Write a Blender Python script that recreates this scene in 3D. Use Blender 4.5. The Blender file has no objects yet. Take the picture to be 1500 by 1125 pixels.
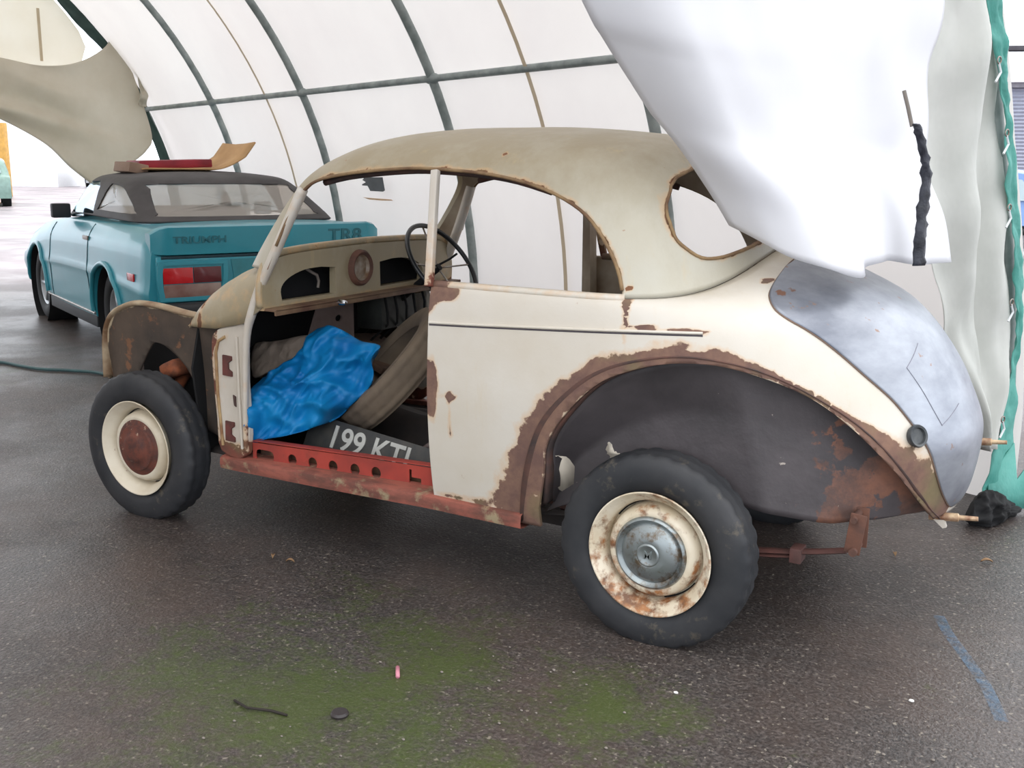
import bpy, bmesh, math, random
import numpy as np
from mathutils import Vector, Matrix, noise
PI=math.pi
sc=bpy.context.scene
COL=sc.collection
random.seed(4)
# ------------------------------------------------------------------ helpers
def lin(c):
    o=[]
    for v in c[:3]:
        v=v/255.0; o.append(v/12.92 if v<=.04045 else ((v+.055)/1.055)**2.4)
    return (*o,1.0)
class NT:
    def __init__(s,name):
        s.m=bpy.data.materials.new(name); s.m.use_nodes=True; s.t=s.m.node_tree; s.t.nodes.clear()
        s.out=s.n('ShaderNodeOutputMaterial')
    def n(s,k,**kw):
        o=s.t.nodes.new(k)
        for a,b in kw.items():
            if a.startswith('i_'): o.inputs[a[2:].replace('_',' ')].default_value=b
            else: setattr(o,a,b)
        return o
    def l(s,a,b): s.t.links.new(a,b)
    def coord(s):
        if not hasattr(s,'tc'): s.tc=s.n('ShaderNodeTexCoord')
        return s.tc.outputs['Object']
    def noise(s,scale,detail=4,rough=.55,stretch=None,dist=0):
        t=s.n('ShaderNodeTexNoise'); t.inputs['Scale'].default_value=scale; t.inputs['Detail'].default_value=detail; t.inputs['Roughness'].default_value=rough; t.inputs['Distortion'].default_value=dist
        v=s.coord()
        if stretch:
            m=s.n('ShaderNodeMapping'); m.inputs['Scale'].default_value=stretch; s.l(v,m.inputs[0]); v=m.outputs[0]
        s.l(v,t.inputs['Vector']); return t.outputs['Fac']
    def ramp(s,fac,a,b,ca=(0,0,0,1),cb=(1,1,1,1)):
        r=s.n('ShaderNodeValToRGB'); r.color_ramp.elements[0].position=a; r.color_ramp.elements[1].position=b
        r.color_ramp.elements[0].color=ca; r.color_ramp.elements[1].color=cb; s.l(fac,r.inputs[0]); return r.outputs[0]
    def mix(s,f,a,b):
        m=s.n('ShaderNodeMix'); m.data_type='RGBA'
        if hasattr(f,'node'): s.l(f,m.inputs[0])
        else: m.inputs[0].default_value=f
        for k,v in ((6,a),(7,b)):
            if hasattr(v,'node'): s.l(v,m.inputs[k])
            else: m.inputs[k].default_value=v
        return m.outputs[2]
    def math(s,op,a,b=0.0,clamp=False):
        m=s.n('ShaderNodeMath'); m.operation=op; m.use_clamp=clamp
        for k,v in ((0,a),(1,b)):
            if hasattr(v,'node'): s.l(v,m.inputs[k])
            else: m.inputs[k].default_value=v
        return m.outputs[0]
    def attr(s,name):
        a=s.n('ShaderNodeAttribute'); a.attribute_name=name; return a.outputs['Fac']
    def bsdf(s,col,rough=.5,metal=0,bump=None,bstr=.3,spec=.5,trans=0,coat=0,bdist=.01):
        b=s.n('ShaderNodeBsdfPrincipled')
        for k,v in (('Base Color',col),('Roughness',rough),('Metallic',metal)):
            if hasattr(v,'node'): s.l(v,b.inputs[k])
            else: b.inputs[k].default_value=v
        b.inputs['Specular IOR Level'].default_value=spec; b.inputs['Coat Weight'].default_value=coat
        b.inputs['Transmission Weight'].default_value=trans
        if bump is not None:
            u=s.n('ShaderNodeBump'); u.inputs['Strength'].default_value=bstr; u.inputs['Distance'].default_value=bdist
            s.l(bump,u.inputs['Height']); s.l(u.outputs[0],b.inputs['Normal'])
        s.l(b.outputs[0],s.out.inputs[0]); s.b=b; return s.m
def simple(name,c,rough=.5,metal=0,var=.12,scale=8,c2=None,bstr=.15,spec=.5,coat=0,detail=5,lo=.35,hi=.65):
    t=NT(name); c=lin(c); c2=lin(c2) if c2 else tuple(v*(1-var*2) for v in c[:3])+(1,)
    f=t.ramp(t.noise(scale,detail),lo,hi)
    return t.bsdf(t.mix(f,c,c2),rough,metal,t.noise(scale*5,3),bstr,spec,coat=coat,bdist=.003)

def mesh_obj(name,verts,faces,mat=None,parent=None,smooth=True,mats=None,fm=None):
    me=bpy.data.meshes.new(name); me.from_pydata([tuple(map(float,v)) for v in verts],[],[tuple(f) for f in faces]); me.update()
    for m in (mats or ([mat] if mat else [])): me.materials.append(m)
    if fm:
        for p_,i in zip(me.polygons,fm): p_.material_index=i
    if smooth: me.shade_smooth()
    o=bpy.data.objects.new(name,me); COL.objects.link(o)
    if parent: o.parent=parent
    return o
def from_bm(name,bm,mat=None,parent=None,smooth=True,auto=None):
    bmesh.ops.recalc_face_normals(bm,faces=bm.faces)
    me=bpy.data.meshes.new(name); bm.to_mesh(me); bm.free()
    if mat: me.materials.append(mat)
    if smooth: me.shade_smooth()
    if smooth and auto: me.set_sharp_from_angle(angle=math.radians(auto))
    o=bpy.data.objects.new(name,me); COL.objects.link(o)
    if parent: o.parent=parent
    return o
def grid_faces(nu,nv,cu=False,cv=False,flip=False,base=0):
    F=[]
    for i in range(nu if cu else nu-1):
        for j in range(nv if cv else nv-1):
            a=base+i*nv+j;b=base+((i+1)%nu)*nv+j;c=base+((i+1)%nu)*nv+(j+1)%nv;d=base+i*nv+(j+1)%nv
            F.append((a,d,c,b) if flip else (a,b,c,d))
    return F
def box_bm(bm,c,s,rot=None,bev=0,seg=2):
    t=bmesh.new(); bmesh.ops.create_cube(t,size=1)
    for v in t.verts: v.co=Vector((v.co.x*s[0],v.co.y*s[1],v.co.z*s[2]))
    if bev: bmesh.ops.bevel(t,geom=t.edges[:],offset=bev,segments=seg,profile=.6,affect='EDGES')
    M=Matrix.Translation(c)@(rot if rot else Matrix())
    t.transform(M); me=bpy.data.meshes.new('t'); t.to_mesh(me); t.free(); bm.from_mesh(me); bpy.data.meshes.remove(me)
def box(name,c,s,mat,parent=None,rot=None,bev=.004):
    bm=bmesh.new(); box_bm(bm,c,s,rot,bev); return from_bm(name,bm,mat,parent,True,35)
def frame_at(d,up=Vector((0,0,1))):
    d=d.normalized(); 
    if abs(d.dot(up))>.98: up=Vector((1,0,0))
    x=d.cross(up).normalized(); return x,x.cross(d).normalized()
def tube_bm(bm,pts,r,seg=12,closed=False,cap=True,rx=1.0):
    pts=[Vector(p) for p in pts]; n=len(pts); rs=r if isinstance(r,(list,tuple)) else [r]*n
    rings=[]; up=None
    for i,p in enumerate(pts):
        d=(pts[(i+1)%n]-pts[i-1]) if closed or 0<i<n-1 else (pts[1]-p if i==0 else p-pts[i-1])
        d.normalize()
        if up is None: x,u=frame_at(d)
        else:
            x=d.cross(up); 
            if x.length<1e-5: x,u=frame_at(d)
            x.normalize(); u=x.cross(d).normalized()
        up=u
        rings.append([bm.verts.new(p+(x*math.cos(a)*rx+u*math.sin(a))*rs[i]) for a in [2*PI*k/seg for k in range(seg)]])
    for i in range(n if closed else n-1):
        A=rings[i];B=rings[(i+1)%n]
        for k in range(seg): bm.faces.new((A[k],A[(k+1)%seg],B[(k+1)%seg],B[k]))
    if cap and not closed: bm.faces.new(rings[0][::-1]); bm.faces.new(rings[-1])
def tube(name,pts,r,mat,parent=None,seg=12,closed=False,rx=1.0):
    bm=bmesh.new(); tube_bm(bm,pts,r,seg,closed,rx=rx); return from_bm(name,bm,mat,parent,True,50)
def lathe(name,prof,axis_o,axis_d,mat,parent=None,seg=64,mats=None,fmf=None,wob=0,closed=False):
    """prof: list (a, r) along the axis; axis_d outward"""
    o=Vector(axis_o); d=Vector(axis_d).normalized(); x,u=frame_at(d)
    V=[];n=len(prof)
    for k in range(seg):
        t=2*PI*k/seg; e=x*math.cos(t)+u*math.sin(t)
        for a,r in prof: V.append(o+d*a+e*r)
    F=grid_faces(seg,n,True,closed)
    ob=mesh_obj(name,V,F,mat,parent,True,mats)
    bm=bmesh.new(); bm.from_mesh(ob.data); bmesh.ops.remove_doubles(bm,verts=bm.verts,dist=1e-5); bmesh.ops.recalc_face_normals(bm,faces=bm.faces); bm.to_mesh(ob.data); bm.free()
    ob.data.set_sharp_from_angle(angle=math.radians(50)); return ob
def prism_bm(bm,poly,ax,lo,hi):
    """poly 2d in the remaining axes order; ax 0: (y,z) 1: (x,z) 2: (x,y)"""
    def P(a,b,h): return {0:(h,a,b),1:(a,h,b),2:(a,b,h)}[ax]
    A=[bm.verts.new(P(a,b,lo)) for a,b in poly]; B=[bm.verts.new(P(a,b,hi)) for a,b in poly]; n=len(poly)
    for i in range(n): bm.faces.new((A[i],A[(i+1)%n],B[(i+1)%n],B[i]))
    bm.faces.new(A[::-1]); bm.faces.new(B)
def prism(name,poly,ax,lo,hi,mat=None,parent=None,smooth=False,bev=0):
    bm=bmesh.new(); prism_bm(bm,poly,ax,lo,hi)
    if bev: bmesh.ops.bevel(bm,geom=[e for e in bm.edges],offset=bev,segments=2,affect='EDGES')
    return from_bm(name,bm,mat,parent,smooth or bev>0,30)
def bake(o,mods):
    """mods: list of (type, dict). applied by evaluating"""
    for ty,kw in mods:
        m=o.modifiers.new(ty,ty)
        for k,v in kw.items(): setattr(m,k,v)
    bpy.context.view_layer.update()
    dg=bpy.context.evaluated_depsgraph_get(); me=bpy.data.meshes.new_from_object(o.evaluated_get(dg))
    o.modifiers.clear(); old=o.data; o.data=me; me.name=old.name; bpy.data.meshes.remove(old)
def cut(o,cutters):
    par=o.parent; o.parent=None
    for c in cutters:
        bake(o,[('BOOLEAN',dict(operation='DIFFERENCE',object=c,solver='EXACT'))])
        me=c.data; bpy.data.objects.remove(c); bpy.data.meshes.remove(me)
    o.parent=par
def solid(o,th,off=-1,mo=0):
    bake(o,[('SOLIDIFY',dict(thickness=th,offset=off,material_offset=mo,material_offset_rim=mo,use_even_offset=False))])
def smoothpoly(P,n=6,closed=True):
    """Catmull-Rom resample of 2d/3d list"""
    P=[np.array(p,float) for p in P]; N=len(P); out=[]
    for i in range(N if closed else N-1):
        if closed: a,b,c,d=P[i-1],P[i],P[(i+1)%N],P[(i+2)%N]
        else: a,b,c,d=P[max(i-1,0)],P[i],P[i+1],P[min(i+2,N-1)]
        for k in range(n):
            t=k/n; out.append(.5*((2*b)+(-a+c)*t+(2*a-5*b+4*c-d)*t*t+(-a+3*b-3*c+d)*t**3))
    if not closed: out.append(P[-1])
    return [tuple(float(v) for v in p) for p in out]
def empty(name,loc=(0,0,0),rz=0):
    o=bpy.data.objects.new(name,None); COL.objects.link(o); o.location=loc; o.rotation_euler=(0,0,rz); o.empty_display_size=.2; return o
def tag(o,label=None,cat=None,group=None,kind=None):
    for k,v in (('label',label),('category',cat),('group',group),('kind',kind)):
        if v: o[k]=v
    return o
def set_attr(o,name,fn):
    me=o.data; a=me.attributes.get(name) or me.attributes.new(name,'FLOAT','POINT')
    for i,v in enumerate(me.vertices): a.data[i].value=fn(v.co)
def text_mesh(name,s,size,mat,parent,M,ext=.002,ax='CENTER',bold=0.0,sx=1.0):
    c=bpy.data.curves.new(name,'FONT'); c.body=s; c.size=size; c.extrude=ext; c.offset=bold; c.align_x=ax; c.align_y='CENTER'
    o=bpy.data.objects.new(name,c); COL.objects.link(o); bpy.context.view_layer.update()
    dg=bpy.context.evaluated_depsgraph_get(); me=bpy.data.meshes.new_from_object(o.evaluated_get(dg))
    bpy.data.objects.remove(o); bpy.data.curves.remove(c)
    me.transform(M@Matrix.Diagonal((sx,1,1,1))); me.materials.clear(); me.materials.append(mat)
    q=bpy.data.objects.new(name,me); COL.objects.link(q); q.parent=parent; return q
def axes(x,y,z,loc):
    x,y,z=Vector(x).normalized(),Vector(y).normalized(),Vector(z).normalized()
    return Matrix(((x.x,y.x,z.x,loc[0]),(x.y,y.y,z.y,loc[1]),(x.z,y.z,z.z,loc[2]),(0,0,0,1)))
# ------------------------------------------------------------------ materials
def body_paint(name,base,base2,dirty,rust1,rust2,rough=.42,metal=0,streak=.5):
    t=NT(name)
    c=t.mix(t.ramp(t.noise(3.2,5),.35,.7),lin(base),lin(base2))
    d=t.math('ADD',t.attr('dirt'),t.math('MULTIPLY',t.math('SUBTRACT',t.noise(6,6,.65,(1,1,.5)),.5),1.0))
    c=t.mix(t.math('MULTIPLY',t.ramp(d,.25,.95),.95),c,lin(dirty))
    # rain streaks and small blooms
    st=t.ramp(t.noise(9,5,.7,(1.6,1.6,.25)),.60,.78)
    c=t.mix(t.math('MULTIPLY',st,streak*.45),c,lin((196,170,120)))
    sp=t.ramp(t.noise(26,3,.6),.735,.77)
    c=t.mix(t.math('MULTIPLY',sp,.55),c,lin((150,96,58)))
    r=t.math('ADD',t.attr('rust'),t.math('MULTIPLY',t.math('SUBTRACT',t.noise(17,6,.62),.5),1.0))
    halo=t.ramp(r,.25,.5)
    c=t.mix(t.math('MULTIPLY',halo,.55),c,lin((203,160,110)))
    rm=t.ramp(r,.47,.53)
    rc=t.mix(t.ramp(t.noise(11,6,.7),.38,.62),lin(rust1),lin(rust2))
    g=t.ramp(t.noise(5,3,.5),.52,.66)
    rc=t.mix(t.math('MULTIPLY',g,.55),rc,lin((112,110,72)))
    c=t.mix(rm,c,rc)
    ro=t.math('ADD',rough,t.math('MULTIPLY',rm,.4))
    return t.bsdf(c,ro,metal,t.math('ADD',t.noise(60,4,.7),t.math('MULTIPLY',rm,-.6)),.12,coat=0,bdist=.004)
CREAM=body_paint('aged_cream_paint',(208,202,192),(200,191,176),(172,158,130),(128,98,82),(104,78,70))
ROOF=body_paint('dirty_roof_paint',(190,186,172),(182,175,156),(152,138,110),(130,86,58),(92,66,48),streak=.8)
INNER=simple('inner_cream_paint',(176,162,142),.7,0,c2=(140,122,102),scale=6)
PILLAR=body_paint('pillar_paint',(205,198,188),(190,180,165),(160,148,130),(118,66,52),(92,62,50))
BLACKP=NT('flaking_black_underseal'); t=BLACKP
c=t.mix(t.ramp(t.noise(3,5),.35,.65),lin((58,54,56)),lin((84,78,80)))
r=t.math('ADD',t.attr('rust'),t.math('MULTIPLY',t.math('SUBTRACT',t.noise(7,7,.62),.5),1.5))
c=t.mix(t.ramp(r,.50,.54),c,t.mix(t.ramp(t.noise(9,6,.7),.4,.6),lin((120,82,66)),lin((84,64,58))))
c=t.mix(t.ramp(t.noise(14,5,.6),.70,.72),c,lin((170,160,150)))
BLACKP=t.bsdf(c,.5,0,t.noise(30,5),.3,bdist=.006)
t=NT('flitch_brown_black')
c=t.mix(t.ramp(t.noise(4,5),.35,.65),lin((52,46,42)),lin((88,74,62)))
r=t.math('ADD',t.attr('rust'),t.math('MULTIPLY',t.math('SUBTRACT',t.noise(9,7,.62),.5),1.1))
c=t.mix(t.ramp(r,.48,.62),c,lin((190,172,142)))
c=t.mix(t.ramp(t.noise(12,5,.6),.60,.66),c,lin((120,84,60)))
FLITCH=t.bsdf(c,.75,0,t.noise(30,5),.3,bdist=.006)
RUST=simple('brown_rust',(112,74,58),.85,0,c2=(82,58,50),scale=14,bstr=.4)
RUSTD=simple('dark_rusty_lip',(98,66,56),.75,0,c2=(58,48,46),scale=10,bstr=.3)
t=NT('red_oxide_primer')
c=t.mix(t.ramp(t.noise(8,5),.4,.65),lin((164,62,50)),lin((136,54,46)))
c=t.mix(t.ramp(t.noise(5,6,.7),.55,.7),c,lin((92,52,42)))
PRIMER=t.bsdf(c,.6,0,t.noise(40,4),.2,bdist=.003)
t=NT('rusty_primer_sill')
c=t.mix(t.ramp(t.noise(6,6,.65,(1,3,3)),.4,.6),lin((150,86,72)),lin((104,66,56)))
c=t.mix(t.ramp(t.noise(9,6,.7),.56,.66),c,lin((148,132,104)))
SILL=t.bsdf(c,.65,0,t.noise(40,4),.3,bdist=.004)
GUT=simple('brown_stained_lip',(150,124,88),.75,0,c2=(104,76,54),scale=12)
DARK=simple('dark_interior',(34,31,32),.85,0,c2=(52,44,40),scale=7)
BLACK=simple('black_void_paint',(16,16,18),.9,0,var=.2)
GREYM=NT('bare_steel_lid'); t=GREYM
c=t.mix(t.ramp(t.noise(3.5,6,.6,(1,1,2)),.3,.7),lin((112,116,126)),lin((166,170,178)))
c=t.mix(t.ramp(t.noise(22,4,.6),.68,.72),c,lin((140,118,108)))
c=t.mix(t.ramp(t.attr('rust'),.4,.6),c,lin((118,82,64)))
GREYM=t.bsdf(c,t.ramp(t.noise(5,5),.3,.7,(.34,.34,.34,1),(.5,.5,.5,1)),.6,t.noise(8,3),.08,bdist=.01)
t=NT('tyre_rubber')
c=t.mix(t.ramp(t.noise(5,5),.4,.7),lin((34,36,40)),lin((56,56,58)))
c=t.mix(t.ramp(t.noise(9,6,.7),.60,.74),c,lin((98,90,76)))
RUBBER=t.bsdf(c,.62,0,t.noise(60,3),.15,bdist=.002)
t=NT('brown_old_tyre')
c=t.mix(t.ramp(t.noise(5,5),.4,.7),lin((112,98,82)),lin((76,66,58)))
OLDTYRE=t.bsdf(c,.85,0,t.noise(60,3),.15,bdist=.002)
t=NT('rusty_cream_rim')
c=t.mix(t.ramp(t.noise(7,5),.4,.7),lin((222,212,192)),lin((200,184,156)))
rr=t.math('ADD',t.noise(20,7,.65),t.attr('rust'))
c=t.mix(t.ramp(rr,.50,.66),c,t.mix(t.ramp(t.noise(26,4),.4,.6),lin((164,112,70)),lin((112,78,56))))
RIMR=t.bsdf(c,.5,0,rr,.2,bdist=.003)
t=NT('cream_rim')
c=t.mix(t.ramp(t.noise(5,5),.45,.75),lin((216,206,186)),lin((186,170,142)))
c=t.mix(t.ramp(t.noise(13,6,.65),.68,.74),c,lin((130,88,60)))
RIMC=t.bsdf(c,.5,0,t.noise(30,4),.1,bdist=.003)
t=NT('pitted_chrome')
c=t.mix(t.ramp(t.noise(16,6,.7),.50,.62),lin((150,157,158)),lin((116,102,86)))
CHROME=t.bsdf(c,t.ramp(t.noise(12,5),.35,.65,(.25,.25,.25,1),(.55,.55,.55,1)),.8,t.noise(70,3),.2,bdist=.002)
t=NT('rust_red_hub')
c=t.mix(t.ramp(t.noise(18,6,.7),.42,.6),lin((108,58,44)),lin((76,46,40)))
c=t.mix(t.ramp(t.noise(24,6,.7),.62,.68),c,lin((178,150,128)))
HUBR=t.bsdf(c,.7,0,t.noise(50,4),.3,bdist=.003)
STEEL=simple('worn_steel',(150,146,140),.35,.8,c2=(110,96,84),scale=20)
BRIGHT=simple('bright_chrome',(220,224,228),.12,1,var=.02)
# fabrics
def fabric(name,c,c2,tr,rough=.75,scale=2.2,transcol=None,wr=.3,weave=True):
    t=NT(name); f=t.ramp(t.noise(scale,5,.6),.3,.7); col=t.mix(f,lin(c),lin(c2))
    b=t.n('ShaderNodeBsdfPrincipled'); t.l(col,b.inputs['Base Color']); b.inputs['Roughness'].default_value=rough; b.inputs['Specular IOR Level'].default_value=.3
    h=t.noise(scale*2.2,4,.55,(1,1,.6))
    u=t.n('ShaderNodeBump'); u.inputs['Strength'].default_value=wr; u.inputs['Distance'].default_value=.03; t.l(h,u.inputs['Height']); t.l(u.outputs[0],b.inputs['Normal'])
    tl=t.n('ShaderNodeBsdfTranslucent')
    if transcol: tl.inputs['Color'].default_value=lin(transcol)
    else: t.l(col,tl.inputs['Color'])
    m=t.n('ShaderNodeMixShader'); m.inputs[0].default_value=tr; t.l(b.outputs[0],m.inputs[1]); t.l(tl.outputs[0],m.inputs[2]); t.l(m.outputs[0],t.out.inputs[0]); return t.m
COVER=fabric('tent_cover_sheet',(236,232,228),(226,221,218),.42,.6,.7,wr=.12)
FLAP=fabric('white_pvc_flap',(240,240,242),(232,232,236),.30,.45,1.5,wr=.15)
CURT=fabric('weathered_white_curtain',(232,232,228),(208,210,204),.34,.5,2.0,wr=.5)
DRAPE=fabric('stained_beige_canvas',(224,219,206),(206,198,180),.36,.85,1.3,wr=.35)
UPPER=fabric('pale_end_canvas',(244,242,234),(234,230,218),.65,.8,1.0,wr=.2)
HEM=fabric('green_tent_hem',(128,196,186),(84,164,152),.35,.5,5,wr=.6)
HEMD=fabric('dark_green_hem',(62,84,78),(44,62,58),.15,.6,4,wr=.3)
SEAM=fabric('seam_tape',(204,190,166),(188,172,148),.35,.7,3)
TARP=simple('blue_polythene_tarp',(8,122,180),.5,0,c2=(4,96,158),scale=5,bstr=.35,spec=.3)
CLOTH=fabric('beige_rag',(164,148,134),(132,118,106),.05,.9,7,wr=.5)
GALV=simple('galvanised_tube',(150,158,156),.5,.0,c2=(116,126,124),scale=9)
STRAP=simple('black_strap',(22,24,32),.5,0,c2=(46,48,58),scale=30,bstr=.5)
ROPE=simple('white_cord',(220,224,226),.6,0,var=.05)
# green sports car
t=NT('teal_metallic_paint')
c=t.mix(t.ramp(t.noise(2,3),.3,.7),lin((40,130,146)),lin((50,142,156)))
TEAL=t.bsdf(c,.32,.0,coat=.25)
TEALD=simple('dark_teal_groove',(16,52,62),.5)
VINYL=simple('black_vinyl_hood',(62,58,58),.62,0,c2=(46,42,42),scale=6)
BUMPER=simple('black_bumper_rubber',(34,36,38),.6)
REDL=simple('red_lens',(190,26,32),.2,0,var=.1,coat=.5)
BRNL=simple('smoky_lens',(120,84,76),.25,0,c2=(150,130,120),scale=4)
t=NT('clear_hood_window'); b1=t.n('ShaderNodeBsdfTransparent'); b1.inputs[0].default_value=lin((232,226,220))
b2=t.n('ShaderNodeBsdfPrincipled'); b2.inputs['Base Color'].default_value=lin((196,188,178)); b2.inputs['Roughness'].default_value=.22
m=t.n('ShaderNodeMixShader'); m.inputs[0].default_value=.5; t.l(b1.outputs[0],m.inputs[1]); t.l(b2.outputs[0],m.inputs[2]); t.l(m.outputs[0],t.out.inputs[0]); PANE=t.m
t=NT('door_glass'); b1=t.n('ShaderNodeBsdfTransparent'); b1.inputs[0].default_value=lin((220,235,240))
b2=t.n('ShaderNodeBsdfGlossy'); b2.inputs[0].default_value=lin((225,242,250)); b2.inputs['Roughness'].default_value=.06
m=t.n('ShaderNodeMixShader'); m.inputs[0].default_value=.55; t.l(b1.outputs[0],m.inputs[1]); t.l(b2.outputs[0],m.inputs[2]); t.l(m.outputs[0],t.out.inputs[0]); GLASS=t.m
CARD=simple('brown_cardboard',(196,158,112),.85,0,c2=(176,138,94),scale=4)
CARDD=simple('cardboard_dull_side',(150,126,108),.85,0,c2=(132,108,92),scale=5)
REDC=simple('red_vinyl_case',(150,28,46),.5,0,c2=(120,22,38),scale=5)
# ------------------------------------------------------------------ body surfaces (metres, rear axle at x=0)
LOW=[(0,.285,.40,.650,-.765,2.5),(.1,.36,.46,.668,-.785,2.5),(.3,.52,.60,.690,-.80,2.5),(.5,.70,.76,.700,-.745,2.45),(.65,.84,.90,.695,-.655,2.4),(.78,.94,1.00,.688,-.55,2.4),(.88,.995,1.075,.680,-.41,2.4),(.95,1.018,1.13,.674,-.29,2.4),(1,1.03,1.17,.668,-.19,2.4)]
CAB=[(0,1.03,1.03,1.17,.664,1.30,1.74,4.5,.30,-.185,2.4),(.15,1.12,1.12,1.24,.650,1.27,1.68,4.5,.32,-.155,2.4),(.35,1.25,1.25,1.35,.622,1.22,1.585,4.5,.36,-.085,2.3),(.5,1.34,1.34,1.42,.587,1.2,1.51,4.3,.42,-.01,2.2),(.6,1.39,1.39,1.46,.556,1.17,1.46,3.8,.45,.05,2.15),(.7,1.435,1.435,1.49,.505,1.10,1.41,3.2,.5,.12,2.1),(.8,1.475,1.475,1.51,.435,1.02,1.35,2.7,.55,.22,2),(.9,1.51,1.51,1.525,.32,.95,1.24,2.3,.62,.36,2),(.97,1.532,1.532,1.537,.18,.87,1.08,2,.70,.54,2),(1,1.543,1.543,1.543,.001,.82,.83,2,.80,.79,2)]
def pch(tab,s):
    tab=np.array(tab,float); x=tab[:,0]; out=[]; s=np.asarray(s,float)
    for c in range(1,tab.shape[1]):
        y=tab[:,c]; h=np.diff(x); d=np.diff(y)/h; m=np.zeros(len(x)); m[0]=d[0]; m[-1]=d[-1]
        for i in range(1,len(x)-1): m[i]=0 if d[i-1]*d[i]<=0 else 2*d[i-1]*d[i]/(d[i-1]+d[i])
        k=np.clip(np.searchsorted(x,s,side='right')-1,0,len(x)-2); t=(s-x[k])/h[k]
        out.append((2*t**3-3*t**2+1)*y[k]+(t**3-2*t**2+t)*h[k]*m[k]+(-2*t**3+3*t**2)*y[k+1]+(t**3-t**2)*h[k]*m[k+1])
    return out
XC=.30; XF=1.78
def low(u,s):
    u=np.asarray(u,float); s=np.asarray(s,float); zs,zr,Y,Xr,n=pch(LOW,s); uf=.40
    ph=np.clip((u-uf)/(1-uf),0,1)*np.pi/2; c=np.cos(ph).clip(0)**(2/n); sn=np.sin(ph)**(2/n)
    x=np.where(u<uf, XF+(XC-XF)*u/uf, XC-(XC-Xr)*sn)
    y=Y*c*(1-.075*np.clip((x-XC)/(XF-XC),0,1)**2)
    w=np.clip((XC-x)/(XC-Xr),0,1); k=np.clip((s-.75)/.25,0,1); w=(1-k)*w*w*(3-2*w)+k*w**6
    return np.stack([x,y,zs+(zr-zs)*w],-1)
def cab(u,s,TAB=CAB,tap=.075):
    u=np.asarray(u,float); s=np.asarray(s,float); zs,zf,zr,Y,Cf,Xf,nf,Cr,Xr,nr=pch(TAB,s)
    pf=np.clip(1-u/.33,0,1)*np.pi/2; pr=np.clip((u-.6)/.4,0,1)*np.pi/2
    sp=lambda v,n: np.abs(v)**(2/n)
    x=np.where(u<.33,Cf+(Xf-Cf)*sp(np.sin(pf),nf),np.where(u>.6,Cr-(Cr-Xr)*sp(np.sin(pr),nr),Cf+(Cr-Cf)*(u-.33)/.27))
    c=np.where(u<.33,sp(np.cos(pf).clip(0),nf),np.where(u>.6,sp(np.cos(pr).clip(0),nr),1))
    y=Y*c*(1-tap*np.clip((x-XC)/(XF-XC),0,1)**2)
    w=np.clip((Cr-x)/(Cr-Xr),0,1); k=1-np.clip(s/.35,0,1); w=(1-k)*w*w*(3-2*w)+k*w**6
    wf=np.clip((x-Cf)/(Xf-Cf),0,1); wf=wf*wf*(3-2*wf)
    return np.stack([x,y,zs+(zr-zs)*w+(zf-zs)*wf],-1)
# nearest-point tables to drop outlines on the skins
_U,_S=np.meshgrid(np.linspace(0,1,700),np.linspace(0,1,400),indexing='ij')
_L=low(_U,_S); _C=cab(_U,_S)
def lowY(x,z,d=0.0):
    m=(_L[...,0]-x)**2+(_L[...,2]-z)**2+np.where(_L[...,1]<.12,9,0); i=np.unravel_index(m.argmin(),m.shape); return float(_L[i][1])+d
def cabY(x,z,d=0.0):
    m=(_C[...,0]-x)**2+(_C[...,2]-z)**2; i=np.unravel_index(m.argmin(),m.shape); return float(_C[i][1])+d

car=empty('vintage_saloon_car',(0,0,0))
tag(car,'rusty cream vintage saloon shell without its front end and left door, grey boot lid','car')
def mirror(o,name=None):
    c=o.copy(); c.data=o.data.copy(); COL.objects.link(c)
    bm=bmesh.new(); bm.from_mesh(c.data)
    for v in bm.verts: v.co.y*=-1
    bmesh.ops.reverse_faces(bm,faces=bm.faces); bm.to_mesh(c.data); bm.free(); c.parent=o.parent
    for ch in [q for q in COL.objects if q.parent==o]:
        d=mirror(ch); d.parent=c
    return c
# lower body: one continuous skin left-front -> tail -> right-front
ARCH=[(.385,.351),(.364,.459),(.348,.573),(.281,.681),(.173,.786),(.031,.846),(-.102,.864),(-.230,.849),(-.393,.791),(-.518,.70),(-.625,.581),(-.693,.463),(-.722,.39)]
AOUT=[(.459,.287),(.430,.471),(.372,.636),(.258,.766),(.133,.841),(-.035,.880),(-.175,.874),(-.301,.843),(-.427,.782),(-.533,.709),(-.623,.616),(-.693,.498),(-.735,.39)]
NU,NS=150,64
uu=np.concatenate([np.linspace(0,.4,70,endpoint=False),np.linspace(.4,1,NU-70)])
ss=np.linspace(0,1,NS)
gu,gs=np.meshgrid(uu,ss,indexing='ij'); A=low(gu,gs)
B=A[::-1][1:].copy(); B[...,1]*=-1
G=np.concatenate([A,B],0); n1=G.shape[0]
shell=mesh_obj('body_shell',G.reshape(-1,3),grid_faces(n1,NS,flip=False),None,car,True,[CREAM,INNER])
def outward(o,c=(0.5,0,.7)):
    me=o.data; s=0; c=Vector(c)
    for p_ in me.polygons: s+=p_.normal.dot(p_.center-c)*p_.area
    if s<0: me.flip_normals()
outward(shell); solid(shell,.012,-1,1)
ap=smoothpoly(ARCH,5,False); poly=[(ap[0][0]+.0,.1)]+ap+[(ap[-1][0]-.0,.1)]
cs=[]
for sgn in (1,-1):
    cs.append(prism('c',[(ap[0][0],.1)]+ap+[(-.722,.1)],1,min(.15*sgn,1.0*sgn),max(.15*sgn,1.0*sgn)))
cs.append(prism('c',[(.788,.20),(1.9,.20),(1.9,1.2),(.788,1.2)],1,.3,1.0))
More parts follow.
